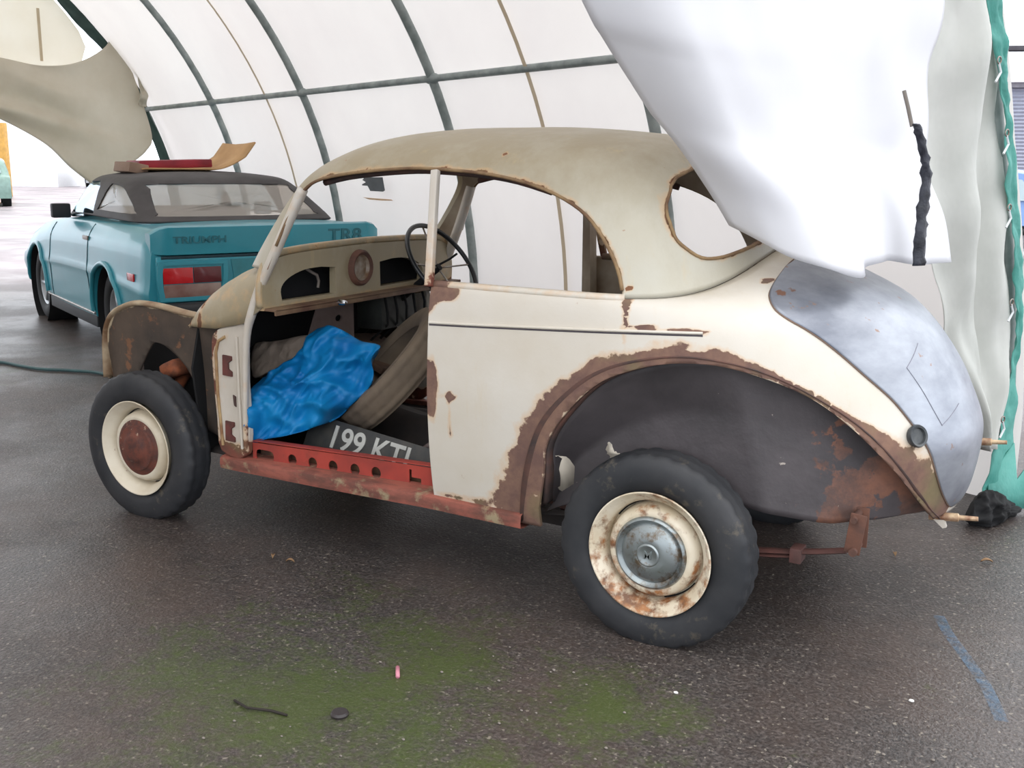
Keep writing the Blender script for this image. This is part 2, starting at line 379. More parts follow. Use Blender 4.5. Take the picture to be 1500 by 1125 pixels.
cs.append(prism('c',[(1.62,.30),(1.9,.30),(1.9,1.2),(1.62,1.2)],1,-1.0,-.3)); cs.append(prism('c',[(.83,.30),(1.7,.30),(1.7,1.2),(.83,1.2)],1,-1.0,-.3))
cut(shell,cs)
def seg_dist(P,x,z):
    best=9;bi=0
    for i in range(len(P)-1):
        ax,az=P[i];bx,bz=P[i+1]; dx,dz=bx-ax,bz-az; t=max(0,min(1,((x-ax)*dx+(z-az)*dz)/(dx*dx+dz*dz)))
        d=math.hypot(x-ax-t*dx,z-az-t*dz)
        if d<best: best=d;bi=i+t
    return best,bi
WID=[.10,.060,.045,.040,.036,.034,.026,.010,.008,.012,.045,.075,.09]
SPOTS=[(.775,.70,.028,.10,1.0),(.74,1.01,.06,.03,.9),(.79,1.0,.03,.06,1.0),(.12,1.02,.010,.025,.62),(.11,.985,.012,.09,.62),(-.21,1.083,.020,.008,.85),(.70,.677,.019,.017,1.0),(.70,.60,.008,.07,.50),(-.07,.952,.06,.010,.85),(.05,.955,.035,.010,.8),(.6,.33,.2,.02,.55)]
def rustL(co):
    x,y,z=co
    d,i=seg_dist(AOUT,x,z); k=min(int(i),11); w=WID[k]+(WID[k+1]-WID[k])*(i-k)
    v=max(0,1.0-.5*d/w)
    if x>-.7 and z<.9 or x<-.3: v=v
    else: v=min(v,.4)
    if abs(y)<.20: v=0
    for sx,sz,rx,rz,st in SPOTS:
        q=((x-sx)/rx)**2+((z-sz)/rz)**2; v=max(v,st*(1.1-.55*q))
    if z<.36 and x>.3: v=max(v,(.36-z)/.075*.5)
    return max(0,min(1,v))
set_attr(shell,'rust',rustL); set_attr(shell,'dirt',lambda c:max(0,min(1,(c.z-.98)*4)) if c.x<.2 else .12)
# cabin skin
NU2,NS2=170,56
u2=np.linspace(0,1,NU2); s2=(1-(1-np.linspace(0,1,NS2))**1.15)*.985
gu,gs=np.meshgrid(u2,s2,indexing='ij'); A=cab(gu,gs); B=A[::-1][1:-1].copy(); B[...,1]*=-1
G=np.concatenate([A,B],0)
roof=mesh_obj('roof_and_pillars',G.reshape(-1,3),grid_faces(G.shape[0],NS2,True),None,car,True,[ROOF,INNER])
bm=bmesh.new(); bm.from_mesh(roof.data); ed=[e for e in bm.edges if e.is_boundary and e.verts[0].co.z>1.5]
bmesh.ops.remove_doubles(bm,verts=bm.verts,dist=1e-5)
ed=[e for e in bm.edges if e.is_boundary and e.verts[0].co.z>1.5]
r_=bmesh.ops.triangle_fill(bm,edges=ed,use_beauty=True)
bm.to_mesh(roof.data); bm.free()
outward(roof,(.75,0,1.0)); solid(roof,.012,-1,1)
WIN=[(.138,1.054),(.157,1.113),(.195,1.179),(.250,1.245),(.319,1.293),(.421,1.334),(.55,1.364),(.681,1.381),(.843,1.39),(.952,1.391),(1.091,1.382),(1.231,1.366),(1.334,1.344),(1.391,1.307),(1.435,1.225),(1.483,1.115),(1.525,1.02)]
wp=smoothpoly(WIN,4,False)
RW=[(0,1.205),(.2,1.195),(.33,1.168),(.43,1.148),(.49,1.148),(.528,1.185),(.534,1.221),(.525,1.278),(.504,1.318),(.461,1.361),(.404,1.388),(.294,1.415),(.15,1.426),(0,1.43)]
rw=smoothpoly(RW+[(-a,b) for a,b in RW[1:-1][::-1]],4)
WS=[(0,1.065),(.3,1.063),(.50,1.06),(.548,1.075),(.56,1.12),(.553,1.22),(.535,1.30),(.50,1.352),(.44,1.378),(.3,1.392),(0,1.398)]
ws=smoothpoly(WS+[(-a,b) for a,b in WS[1:-1][::-1]],4)
cut(roof,[prism('c',wp+[(1.525,.9),(.138,.9)],1,.32,1.0),prism('c',wp+[(1.525,.9),(.138,.9)],1,-1.0,-.32),prism('c',rw,0,-.5,.28),prism('c',ws,0,1.25,2.0)])
def rustC(co):
    x,y,z=co; v=0
    d,_=seg_dist(WIN,x,z)
    if y>.3: v=max(v,.58-d/.05)
    if x<.25:
        d,_=seg_dist(RW,abs(y),z); v=max(v,.62-d/.035)
    for sx,sz,r in ((.62,1.44,.008),(.26,1.16,.006),(.20,1.155,.005),(.12,1.06,.012)):
        v=max(v,1-((x-sx)**2+(z-sz)**2)/(r*r)*.5)
    return max(0,min(1,v))
set_attr(roof,'rust',rustC); set_attr(roof,'dirt',lambda c:.25+.65*max(0,min(1,(c.z-1.16)*3.0+(c.x-.4)*.5)))
# gutter lip round the near side aperture
bm=bmesh.new(); tube_bm(bm,[(x,cabY(x,z,.003),z) for x,z in smoothpoly(WIN[:-1],3,False)],.0055,8)
gut=from_bm('window_gutter',bm,GUT,car); mirror(gut)
bm=bmesh.new(); RR=smoothpoly(RW,3,False)
def cabX(y,z):
    m=(_C[...,1]-abs(y))**2+(_C[...,2]-z)**2+np.where(_C[...,0]>.3,9,0); i=np.unravel_index(m.argmin(),m.shape); return float(_C[i][0])
tube_bm(bm,[(cabX(y,z)-.002,y,z) for y,z in rw],.005,8,closed=True); from_bm('rear_window_lip',bm,GUT,car)
# cant rail inner strip: brown headlining rail at the near side
bm=bmesh.new(); tube_bm(bm,[(x,cabY(x,z)-.04,z-.006) for x,z in smoothpoly(WIN[5:13],3,False)],.012,8); gr=from_bm('cant_rail',bm,RUSTD,car); mirror(gr)
# front pillar below the screen corner, tapering into the hinge post
fp=[(1.40,.560,1.315),(1.452,.582,1.20),(1.51,.598,1.08),(1.565,.612,.97),(1.605,.620,.87),(1.635,.622,.78),(1.655,.618,.60),(1.665,.618,.40),(1.668,.612,.33)]
bm=bmesh.new(); tube_bm(bm,[tuple(q) for q in smoothpoly(fp,5,False)],[float(v) for v in np.interp(np.arange(41),[0,20,30,40],[.019,.017,.011,.009])],10,rx=1.3); ap_=from_bm('front_pillar',bm,PILLAR,car)
set_attr(ap_,'rust',lambda c:.45 if c.z<.45 else .2); set_attr(ap_,'dirt',lambda c:.3); mirror(ap_)
bm=bmesh.new(); box_bm(bm,(.813,.622,1.205),(.026,.022,.38),Matrix.Rotation(math.radians(6.5),4,'Y')@Matrix.Rotation(math.radians(15.5),4,'X'),.004)
bp=from_bm('centre_pillar',bm,PILLAR,car); set_attr(bp,'rust',lambda c:max(0,(1.10-c.z)*8)); set_attr(bp,'dirt',lambda c:0)
m=mirror(bp)
# far side: thick centre post and inner bracket seen through the aperture
bm=bmesh.new(); prism_bm(bm,[(.80,.33),(.855,.33),(.855,1.0),(.845,1.20),(.83,1.38),(.80,1.38)],1,-.665,-.60)
for v in bm.verts:
    if v.co.z>1.03: v.co.y+=.085*(v.co.z-1.03)/.35
fb=from_bm('far_centre_post',bm,INNER,car,True,30)
# belt moulding
mp=[(.784,.91),(.6,.918),(.4,.928),(.2,.938),(.05,.945),(-.112,.95)]
tube('belt_moulding',[(x,lowY(x,z,.002),z) for x,z in smoothpoly(mp,6,False)],.0045,CREAM,car,8)
tube('belt_groove',[(x,lowY(x,z-.010,-.002),z-.0075) for x,z in smoothpoly(mp,6,False)],.0032,simple('groove_dark_line',(84,78,84),.8),car,8)  # thin dark line along the underside of the moulding
# top edge of near quarter (window ledge)
pts=[(x,lowY(x,1.028)-.012,1.029) for x in np.linspace(.79,.13,16)]
bm=bmesh.new(); tube_bm(bm,pts,.014,8,rx=1.2); q=from_bm('window_ledge',bm,CREAM,car); set_attr(q,'rust',lambda c:.8 if c.x>.72 else .33); mirror(q)
# wheel arch flange (outer lip stepping inwards) and inner panel
ao=smoothpoly(AOUT,6,False); ai=smoothpoly(ARCH,6,False); n=len(ao)
V=[];sec=[(0,.000,.004),(.35,0,-.004),(.7,0,-.012),(.75,0,-.030),(1.0,0,-.036),(1.0,0,-.016),(1.12,0,-.018),(1.15,0,-.055)]
for (ox,oz),(ix,iz) in zip(ao,ai):
    yo=lowY(ox,oz)
    for f,_,dy in sec: V.append((ox+(ix-ox)*f,yo+dy,oz+(iz-oz)*f))
fl=mesh_obj('wheel_arch_flange',V,grid_faces(n,len(sec)),RUSTD,car); solid(fl,.004,0); mirror(fl)
BOT=[(.42,.30),(.36,.33),(.25,.37),(.1,.42),(-.05,.43),(-.15,.43),(-.224,.433),(-.33,.42),(-.454,.407),(-.52,.41),(-.58,.413),(-.65,.415),(-.70,.40)]
bo=smoothpoly(BOT,6,False); V=[];K=22
for j in range(n):
    ix,iz=ai[j][0]+(ao[j][0]-ai[j][0])*-.12,ai[j][1]+(ao[j][1]-ai[j][1])*-.12; yt=lowY(*ao[j])-.05
    bx,bz=bo[j]
    for k in range(K+1):
        f=k/K; x=ix+(bx-ix)*f; z=iz+(bz-iz)*f
        dish=(1-(1-f)**2.2); yb=min(yt-.015,.545)
        y=yt+(yb-yt)*min(1,dish*1.6)
        if x<-.45: y=min(y,yt)
        V.append((x,y,z))
inn=mesh_obj('inner_wheel_arch',V,grid_faces(n,K+1),BLACKP,car); solid(inn,.006,0)
def rI(c):
    v=.12
    if c.x<-.25: v=min(.62,.12+(-.25-c.x)*1.5)
    if c.x>.36: v=.5
    return v
set_attr(inn,'rust',rI); mi=mirror(inn)
# cream paint remnants on the inner arch
for nm,pp in (('paint_patch',[(.345,.36),(.37,.40),(.365,.50),(.34,.52),(.322,.47),(.325,.38)]),('paint_patch',[(.20,.52),(.215,.545),(.20,.565),(.185,.54),(.165,.535),(.18,.51)])):
    pp=smoothpoly(pp,5); V=[(x+random.uniform(-.003,.003),0,z+random.uniform(-.003,.003)) for x,z in pp]
    def yin(x,z):
        best=None
        for v in inn.data.vertices:
            d=(v.co.x-x)**2+(v.co.z-z)**2
            if best is None or d<best[0]: best=(d,v.co.y)
        return best[1]
    V=[(x,yin(x,z)+.005,z) for x,_,z in V]
    o=mesh_obj(nm,V,[tuple(range(len(V)))],simple('old_white_paint',(206,196,180),.7),car); solid(o,.003,0)
# boot lid: bare steel skin just proud of the tail
LE=[(.98,1.03),(.80,1.02),(.724,.878),(.693,.802),(.715,.715),(.749,.603),(.783,.513),(.808,.407),(.836,.257),(.92,.026)]
lidL=[(.995,.975),(.93,.972),(.86,.962),(.79,.938),(.735,.90),(.700,.845),(.693,.800),(.702,.755),(.715,.715),(.749,.603),(.783,.513),(.808,.407),(.836,.257),(.872,.13),(.92,.040)]
le=smoothpoly([(1.0,.978)]+lidL+[(1.0,.03)],5,False)
rows=[];R_=36
S_=np.array([q[1] for q in le]); U_=np.array([q[0] for q in le]); im=int(np.argmin(U_))
top=le[:im+1]; bot=le[im:]
def uL(s): # left limit of lid at height s
    best=1.0
    for L_ in (top,bot):
        ss_=[q[1] for q in L_]; us=[q[0] for q in L_]
        o=np.argsort(ss_); 
        if min(ss_)<=s<=max(ss_): best=min(best,float(np.interp(s,np.array(ss_)[o],np.array(us)[o])))
    return best
srow=np.concatenate([np.linspace(.04,.78,44),np.linspace(.80,.976,16)])
V=[];M_=44
for s in srow:
    ul=uL(s); uu_=np.linspace(ul,1,M_); P=low(uu_,np.full(M_,s)); 
    dU=low(np.clip(uu_+.004,0,1),np.full(M_,s))-low(np.clip(uu_-.004,0,1),np.full(M_,s)); dS=low(uu_,np.full(M_,min(1,s+.01)))-low(uu_,np.full(M_,s-.01))
    N=np.cross(dS,dU); N/=np.linalg.norm(N,axis=1)[:,None]+1e-9; N*=np.where((N*(P-np.array([.3,0,.6]))).sum(1)<0,-1,1)[:,None]
    P=P+N*.005
    full=np.concatenate([P,P[::-1][1:]*[1,-1,1]],0); V+=full.tolist()
lid=mesh_obj('boot_lid',V,grid_faces(len(srow),2*M_-1),GREYM,car); outward(lid,(.3,0,.6)); solid(lid,.006,-1)
def rlid(c):
    v=0
    for x,y,z,r in ((-.27,.44,1.05,.018),(-.29,.40,1.05,.018)):
        v=max(v,1-((c.x-x)**2+(c.y-y)**2+(c.z-z)**2)/(r*r)*.5)
    return max(0,v)
set_attr(lid,'rust',rlid)
# lid edge rust line
E_=[low(np.array(u),np.array(s)) for u,s in le[3:]]; tube('lid_edge_seam',[tuple(e*np.array([1.002,1.004,1])) for e in E_],.0025,simple('thin_brown_edge',(128,104,88),.8),car,6)
# patch seams on the lid lower part
def lidpt(u,s,d=.011):
    P=low(np.array(u),np.array(s)); P1=low(np.array(u),np.array(min(s+.01,1)))-P; P2=low(np.array(min(u+.01,1)),np.array(s))-P
    N=np.cross(P1,P2); N/=np.linalg.norm(N)+1e-9
    if (N*(P-np.array([.3,0,.6]))).sum()<0: N=-N
    return tuple(P+N*d)
for a,b in (((.835,.60),(.90,.66)),((.835,.60),(.86,.42)),((.86,.42),(.93,.47))):
    tube('patch_seam',[lidpt(a[0]+(b[0]-a[0])*t,a[1]+(b[1]-a[1])*t,.0055) for t in np.linspace(0,1,8)],.0012,simple('seam_tint',(140,140,152),.5,.4),car,6)
# tail lamp hole boss
P=Vector(lidpt(.800,.40,0)); Nn=(Vector(lidpt(.800,.40,.05))-P).normalized()
lathe('lamp_mount',[(-.01,.0),(-.01,.02),(.0,.03),(.012,.033),(.018,.030),(.016,.024),(.008,.022),(.006,0)],P,Nn,simple('dark_lamp_rubber',(58,62,66),.5,.2,c2=(84,86,86),scale=30),car,32)
# bumper irons
for (a,b) in (((-.70,.20,.388),(-.835,.20,.402)),((-.74,-.36,.497),(-.86,-.36,.510))):
    a=Vector(a);b=Vector(b); o=tube('bumper_iron',[a,a.lerp(b,.6),a.lerp(b,.62),b],[.013,.013,.008,.007],simple('cream_rust_bolt',(205,180,146),.5,.2,c2=(120,72,50),scale=30),car,12)
bm=bmesh.new(); prism_bm(bm,[(-.71,.415),(-.735,.412),(-.752,.362),(-.742,.358),(-.71,.385)],1,.19,.21); from_bm('tail_bracket',bm,PILLAR,car,True,30)
# ------------------------------------------------------------------ sill, floor, front
def zs(x): return float(np.interp(x,[.44,.8,1.76,1.9],[.270,.272,.245,.245]))
V=[];X=np.linspace(1.80,.445,30)
for x in X:
    z=zs(x); y=.665*(1-.075*max(0,(x-.3)/1.48)**2)+.008; w=.045
    V+= [(x,y-.09,z+w+.012),(x,y-.012,z+w+.006),(x,y,z+w),(x,y+.003,z+w*.5),(x,y,z+.004),(x,y-.02,z),(x,y-.09,z)]
sl=mesh_obj('sill',V,grid_faces(30,7,False,True),SILL,car); sl.data.set_sharp_from_angle(angle=math.radians(35)); mirror(sl)
# red perforated sill web
pol=[(.80,.300),(.80,.392),(1.20,.380),(1.66,.362),(1.66,.262),(1.3,.280)]
web=prism('perforated_sill_web',pol,1,.585,.589,PRIMER,car)
cs=[]
for x,z,r in ((1.465,.322,.021),(1.367,.325,.021),(1.272,.328,.021),(1.172,.332,.021),(1.078,.335,.021)):
    cs.append(prism('c',[(x+r*math.cos(a),z+r*1.05*math.sin(a)) for a in np.linspace(0,2*PI,28,endpoint=False)],1,.5,.65))
cs.append(prism('c',[(.885,.315),(.935,.315),(.935,.372),(.925,.372),(.925,.345),(.885,.345)],1,.5,.65))
cs.append(prism('c',smoothpoly([(1.56,.30),(1.60,.295),(1.64,.30),(1.64,.335),(1.60,.34),(1.56,.335)],3),1,.5,.65))
cut(web,cs)
box('sill_web_flange',(1.23,.572,.383),(.86,.035,.004),PRIMER,car,Matrix.Rotation(math.radians(2.0),4,'Y'),.001)
for x,z in ((1.465,.322),(1.367,.325),(1.272,.328),(1.172,.332),(1.078,.335)):
    pass
box('sill_web_back',(1.23,.545,.325),(.86,.004,.09),simple('rusty_inner_sill',(128,92,66),.8,c2=(70,50,42),scale=16),car)
V=[]
for i,x in enumerate(np.linspace(-.55,1.92,40)):
    for j,y in enumerate(np.linspace(-.56,.56,33)*float(np.interp(x,[-.5,0,.5],[.62,.82,1]))):
        z=.285+.012*math.sin(y*40)
        z+=.16*math.exp(-(y/.13)**4)*float(np.interp(x,[.2,1.3,1.9],[.5,.7,1.4]))
        if x<.30: z+=float(np.interp(x,[-.2,.05,.30],[.36,.22,.0]))
        V.append((x,y,z))
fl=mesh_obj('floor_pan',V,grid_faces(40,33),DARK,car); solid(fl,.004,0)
# rear seat bulkhead / luggage shelf and far inner side
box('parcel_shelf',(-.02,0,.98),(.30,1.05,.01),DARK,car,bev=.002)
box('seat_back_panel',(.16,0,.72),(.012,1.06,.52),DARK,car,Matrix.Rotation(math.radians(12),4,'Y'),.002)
# firewall
V=[(1.95,y,z) for y,z in [(-.56,.27),(.56,.27),(.60,.62),(.55,.80),(.45,.88),(0,.90),(-.45,.88),(-.55,.80),(-.6,.62)]]
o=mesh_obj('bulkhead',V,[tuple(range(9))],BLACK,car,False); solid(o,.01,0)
# engine bay floor cross members so the wheels are carried
for x in (2.0,2.5): tube('chassis_crossmember',[(x,-.45,.33),(x,.45,.33)],.03,RUST,car,8)
for s in (1,-1):
    bm=bmesh.new(); box_bm(bm,(2.2,.34*s,.34),(.86,.06,.09),None,.008); from_bm('chassis_leg',bm,DARK,car,True,30)
# cowl
def cowl(nx,ny):
    st=[(1.555,.632,.385),(1.62,.63,.375),(1.70,.625,.357),(1.78,.618,.335),(1.84,.61,.305),(1.89,.603,.27),(1.93,.595,.225),(1.96,.585,.17),(1.985,.575,.10),(1.995,.565,.02)]
    X=np.array([s[0] for s in st]); V=[]
    for i in range(nx):
        t=i/(nx-1); x=float(np.interp(t,np.linspace(0,1,len(st)),X)); W=float(np.interp(x,X,[s[1] for s in st])); H=float(np.interp(x,X,[s[2] for s in st]))
        for j in range(ny):
            a=PI*j/(ny-1); c,s_=math.cos(a),math.sin(a)
            zb=float(np.interp(x,[1.555,1.64,1.80,1.99],[.885,.825,.79,.78])); V.append((x,W*math.copysign(abs(c)**(2/3.4),c),zb+max(.004,.69+H-zb)*abs(s_)**(2/float(np.interp(x,[1.555,1.75,1.99],[5,3.4,2.6])))))
    return V
cw=mesh_obj('cowl',cowl(28,61),grid_faces(28,61),None,car,True,[ROOF,INNER]); outward(cw,(1.7,0,.7)); solid(cw,.01,-1,1)
set_attr(cw,'rust',lambda c:(.62 if (abs(c.x-1.90)<.012 and abs(c.y)>.4) else (.45 if c.x>1.96 else .25))); set_attr(cw,'dirt',lambda c:.9)
# dashboard
DT=[(.625,.878),(.628,.95),(.605,1.02),(.55,1.062),(.40,1.077),(.17,1.083),(0,1.086)]
dt=smoothpoly(DT,4,False); dp=dt+[(-a,b) for a,b in dt[::-1][1:]]
dash=prism('dashboard',dp,0,1.545,1.575,ROOF,car)
op=smoothpoly([(.525,.905),(.53,.95),(.49,.985),(.40,1.010),(.30,1.014)],4,False)+[(.214,1.006),(.217,.903)]
gc=(.063,.992)
circ=lambda r,n=40:[(gc[0]+r*math.cos(a),gc[1]+r*math.sin(a)) for a in np.linspace(0,2*PI,n,endpoint=False)]
cut(dash,[prism('c',op,0,1.5,1.65),prism('c',[(-a+.15-.01,b) for a,b in op][::-1],0,1.5,1.65),prism('c',circ(.056),0,1.5,1.65)])
set_attr(dash,'rust',lambda c:.35 if c.z<.9 else .1); set_attr(dash,'dirt',lambda c:.95)
bm=bmesh.new(); tube_bm(bm,[(1.56,y,z+.012) for y,z in dt]+[(1.56,-y,z+.012) for y,z in dt[::-1]],.014,10); q=from_bm('screen_rail',bm,ROOF,car); set_attr(q,'rust',lambda c:.32); set_attr(q,'dirt',lambda c:1.0)
lathe('gauge',[(.0,.0),(.0,.045),(.012,.052),(.016,.062),(.01,.070),(-.01,.072),(-.02,.060)][::1],(1.545,gc[0],gc[1]),(-1,0,0),None,car,40,[simple('dirty_gauge_glass',(160,150,136),.35,0,c2=(120,92,66),scale=24)])
o=lathe('gauge_rim',[(.004,.050),(.018,.054),(.022,.064),(.012,.073),(-.006,.074),(-.006,.066),(.004,.060)],(1.545,gc[0],gc[1]),(-1,0,0),RUST,car,40,closed=True)
for i in range(10):
    a=.3+i*.62
bm=bmesh.new(); box_bm(bm,(1.52,0,.882),(.06,1.24,.010),None,.003); box_bm(bm,(1.495,0,.874),(.010,1.24,.022),None,.003); from_bm('dash_lower_rail',bm,simple('worn_brown_rail',(120,96,72),.6,c2=(86,58,44),scale=8),car,True,30)
# things in the glove openings / under the dash
tube('cable_loop',[(1.62,.30,1.0),(1.60,.285,.985),(1.60,.262,.975),(1.60,.252,.95),(1.60,.258,.925)],.006,simple('grey_cable_end',(132,122,114),.6),car,8)
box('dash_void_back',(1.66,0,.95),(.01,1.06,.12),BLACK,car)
lathe('chrome_knob',[(0,0),(0,.012),(-.02,.012),(.02,.012),(.03,.008),(.032,0)],(1.488,.262,.876),(-1,0,0),BRIGHT,car,20)
o=prism('centre_bracket',[(.19,.84),(-.04,.84),(-.04,.60),(.27,.60),(.25,.72)],0,1.66,1.668,simple('pinkish_brown_plate',(112,96,92),.7,c2=(92,76,70),scale=8),car)
cut(o,[prism('c',[(.06+.022*math.cos(a),.775+.014*math.sin(a)) for a in np.linspace(0,2*PI,20,endpoint=False)],0,1.6,1.7)])
box('gearbox_cover',(1.62,-.16,.60),(.34,.42,.03),simple('rusty_tan_cover',(104,80,64),.85,c2=(70,54,46),scale=9),car,Matrix.Rotation(math.radians(-20),4,'Y')@Matrix.Rotation(math.radians(8),4,'X'),.006)
# wiring / heater mess under right hand dash
random.seed(9)
for i in range(5):
    y=-.15-.07*i; tube('hanging_cable',[(1.58,y,.86),(1.57,y-.01,.80-random.random()*.05),(1.60,y-.05,.72),(1.70,y-.06,.64)],.006,BLACK,car,6)
box('heater_box',(1.68,-.30,.77),(.14,.26,.15),simple('dark_green_grey_box',(52,54,50),.6,c2=(30,30,30),scale=12),car,None,.015)
# steering
sw=empty('steering_wheel',(0,0,0)); sw.parent=car
scn=Vector((1.40,-.33,.985)); sd=Vector((-.80,.0,.60)).normalized(); x_,u_=frame_at(sd)
bm=bmesh.new(); tube_bm(bm,[scn+(x_*math.cos(a)+u_*math.sin(a))*.200 for a in np.linspace(0,2*PI,56,endpoint=False)],.0105,10,closed=True); from_bm('rim',bm,simple('black_wheel_plastic',(36,38,40),.35),sw)
for a in (0.1,PI/2+.1,PI+.1,3*PI/2+.1):
    tube('spoke',[scn-sd*.03,scn+(x_*math.cos(a)+u_*math.sin(a))*.2],.004,STEEL,sw,6)
tube('steering_column',[scn-sd*.02,scn-sd*.65],.016,BLACK,sw,10)
tube('indicator_stalk',[(1.46,-.33,.96),(1.42,-.42,1.0),(1.41,-.46,1.02)],.005,BLACK,sw,6)
# hinge post
hp=smoothpoly([(1.665,.32),(1.66,.60),(1.655,.815),(1.70,.812),(1.755,.80),(1.80,.782),(1.825,.74),(1.825,.60),(1.815,.44),(1.80,.315)],3)
bm=bmesh.new(); prism_bm(bm,hp,1,.585,.615); post=from_bm('hinge_post',bm,PILLAR,car,True,30)
bake(post,[('BEVEL',dict(width=.006,segments=2)),])
bm=bmesh.new(); bm.from_mesh(post.data); bmesh.ops.triangulate(bm,faces=bm.faces); bmesh.ops.subdivide_edges(bm,edges=bm.edges,cuts=3,use_grid_fill=True); bm.to_mesh(post.data); bm.free()
def rp(c):
    v=.15
    if c.x>1.79: v=.5
    if c.z<.37: v=.6
    return v
set_attr(post,'rust',rp); set_attr(post,'dirt',lambda c:.25)
tube('post_swage',[(1.785,.618,.34),(1.80,.618,.55),(1.80,.618,.70),(1.785,.618,.745),(1.75,.617,.765)],.006,simple('yellowed_swage',(176,150,108),.6,c2=(130,92,60),scale=14),post,8)
tube('post_swage',[(1.685,.618,.34),(1.69,.618,.55),(1.69,.618,.77)],.006,PILLAR,post,8)
for z0 in (.655,.40):
    pl=prism('hinge_plate',[(1.765,z0+.04),(1.72,z0+.038),(1.72,z0+.022),(1.738,z0+.012),(1.738,z0-.012),(1.72,z0-.022),(1.72,z0-.04),(1.768,z0-.038)],1,.614,.622,simple('oxide_hinge_plate',(112,56,50),.8,c2=(82,50,44),scale=20),post,bev=.001)
prism('hinge_slot',[(1.722,.545),(1.708,.540),(1.708,.50),(1.718,.505)],1,.614,.619,RUSTD,post)
mirror(post)
# flitch (inner wing) panel, gently curved, with the suspension gap
TOP=[(1.80,.79),(1.90,.812),(2.02,.822),(2.16,.838),(2.30,.838),(2.42,.795),(2.50,.73),(2.54,.64),(2.555,.50)]
tp=smoothpoly(TOP,5,False); n=len(tp); V=[];K=26
for i,(x,z) in enumerate(tp):
    zb=float(np.interp(x,[1.80,1.95,2.1,2.55],[.32,.36,.40,.46]))
    for k in range(K+1):
        f=k/K; zz=z+(zb-z)*f
        y=.56-.025*math.sin(min(1,f*1.3)*PI*.5)-.10*max(0,(x-2.35)/.2)**2*.5
        V.append((x,y,zz))
ft=mesh_obj('inner_wing',V,grid_faces(n,K+1),FLITCH,car); solid(ft,.006,0)
gap=smoothpoly([(2.33,.52),(2.29,.60),(2.235,.67),(2.20,.69),(2.13,.67),(2.04,.60),(1.99,.50),(1.97,.36),(2.33,.36)],3)
cut(ft,[prism('c',gap,1,.3,.8)])
def rf(c):
    d,_=seg_dist(TOP,c.x,c.z); return max(0,.75-d/.04) if d<.04 else (.15 if c.z>.7 else 0)
set_attr(ft,'rust',rf)
bm=bmesh.new(); tube_bm(bm,[(x,.555-.05*max(0,(x-2.35)/.2)**2,z+.004) for x,z in tp],[.012]*n,8,rx=2.0); q=from_bm('wing_rail',bm,simple('cream_brown_rail',(176,158,130),.7,c2=(120,90,64),scale=9),car); mirror(q)
ft2=mirror(ft)
bm=bmesh.new(); box_bm(bm,(2.19,.46,.57),(.10,.10,.07),Matrix.Rotation(.4,4,'Y'),.02); tube_bm(bm,[(2.19,.40,.55),(2.18,.55,.42)],.025,10); from_bm('suspension_arm',bm,simple('orange_rust_arm',(150,84,52),.8,c2=(70,44,36),scale=20),car)
# black sheet added behind the suspension gap, standing in for its shade
o=box('gap_dark_backing',(2.15,.40,.58),(.60,.008,.40),BLACK,car)
# rear springs
for s in (1,-1):
    bm=bmesh.new()
    for k,(L0,L1,dz) in enumerate(((.55,-.52,0),(.40,-.38,-.012),(.25,-.22,-.024))):
        pts=[(x,.47*s,.262+.075*((x/.55)**2)+dz+(.0)) for x in np.linspace(L0,L1,14)]
        tube_bm(bm,pts,.007,6,rx=3.2)
    box_bm(bm,(-.38,.47*s,.292),(.035,.06,.045),None,.004)
    sp=from_bm('leaf_spring',bm,simple('red_brown_spring',(98,62,56),.75,c2=(74,50,46),scale=14),car,True,40)
    bm=bmesh.new(); box_bm(bm,(-.545,.505*s,.395),(.045,.008,.12),Matrix.Rotation(math.radians(-6),4,'Y'),.003); box_bm(bm,(-.545,.435*s,.395),(.045,.008,.12),None,.003); tube_bm(bm,[(-.545,.42*s,.345),(-.545,.525*s,.345)],.012,10); tube_bm(bm,[(-.54,.42*s,.44),(-.54,.525*s,.44)],.010,10)
    from_bm('shackle',bm,RUST,car,True,40)
tube('rear_axle',[(0,-.62,.285),(0,.62,.285)],.035,DARK,car,12)
tube('front_axle_beam',[(2.184,-.58,.285),(2.184,.58,.285)],.03,DARK,car,12)
# underside darkness: chassis rails
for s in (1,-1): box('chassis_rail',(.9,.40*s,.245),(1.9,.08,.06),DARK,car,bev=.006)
# ------------------------------------------------------------------ wheels of the vintage car
def tyre_mesh(name,o,d,parent,mat,R=.302,w=.066,ri=.182,seg=96,tread=True,outer_flat=1):
    pr=[(w*.62,ri),(w*.86,ri+.012),(w*1.02,ri+.045),(w*1.0,ri+.078),(w*.90,R-.016),(w*.80,R-.008),(w*.70,R-.003)]
    tr=[]
    for k in range(9):
        a=w*(.62-1.24*k/8); g=.0035 if (tread and k in(2,4,6)) else 0
        tr.append((a,R-g-.002*abs(k-4)/4))
    full=pr+tr+[(-a,r) for a,r in pr[::-1]]
    full+=[(-w*.60,ri+.004),(w*.60,ri+.004)]
    ob=lathe(name,full,o,d,mat,parent,seg,closed=True)
    if tread and seg>=90:
        oo=Vector(o); dd=Vector(d).normalized(); xx,uu3=frame_at(dd)
        for v in ob.data.vertices:
            q=v.co-oo; a_=q.dot(dd); q2=q-dd*a_; r_=q2.length
            if r_>R-.012 and w*.25<abs(a_)<w*.86:
                k=round(math.atan2(q2.dot(uu3),q2.dot(xx))/(2*PI/seg))
                if k%3==0: v.co-=q2.normalized()*.0055
    return ob
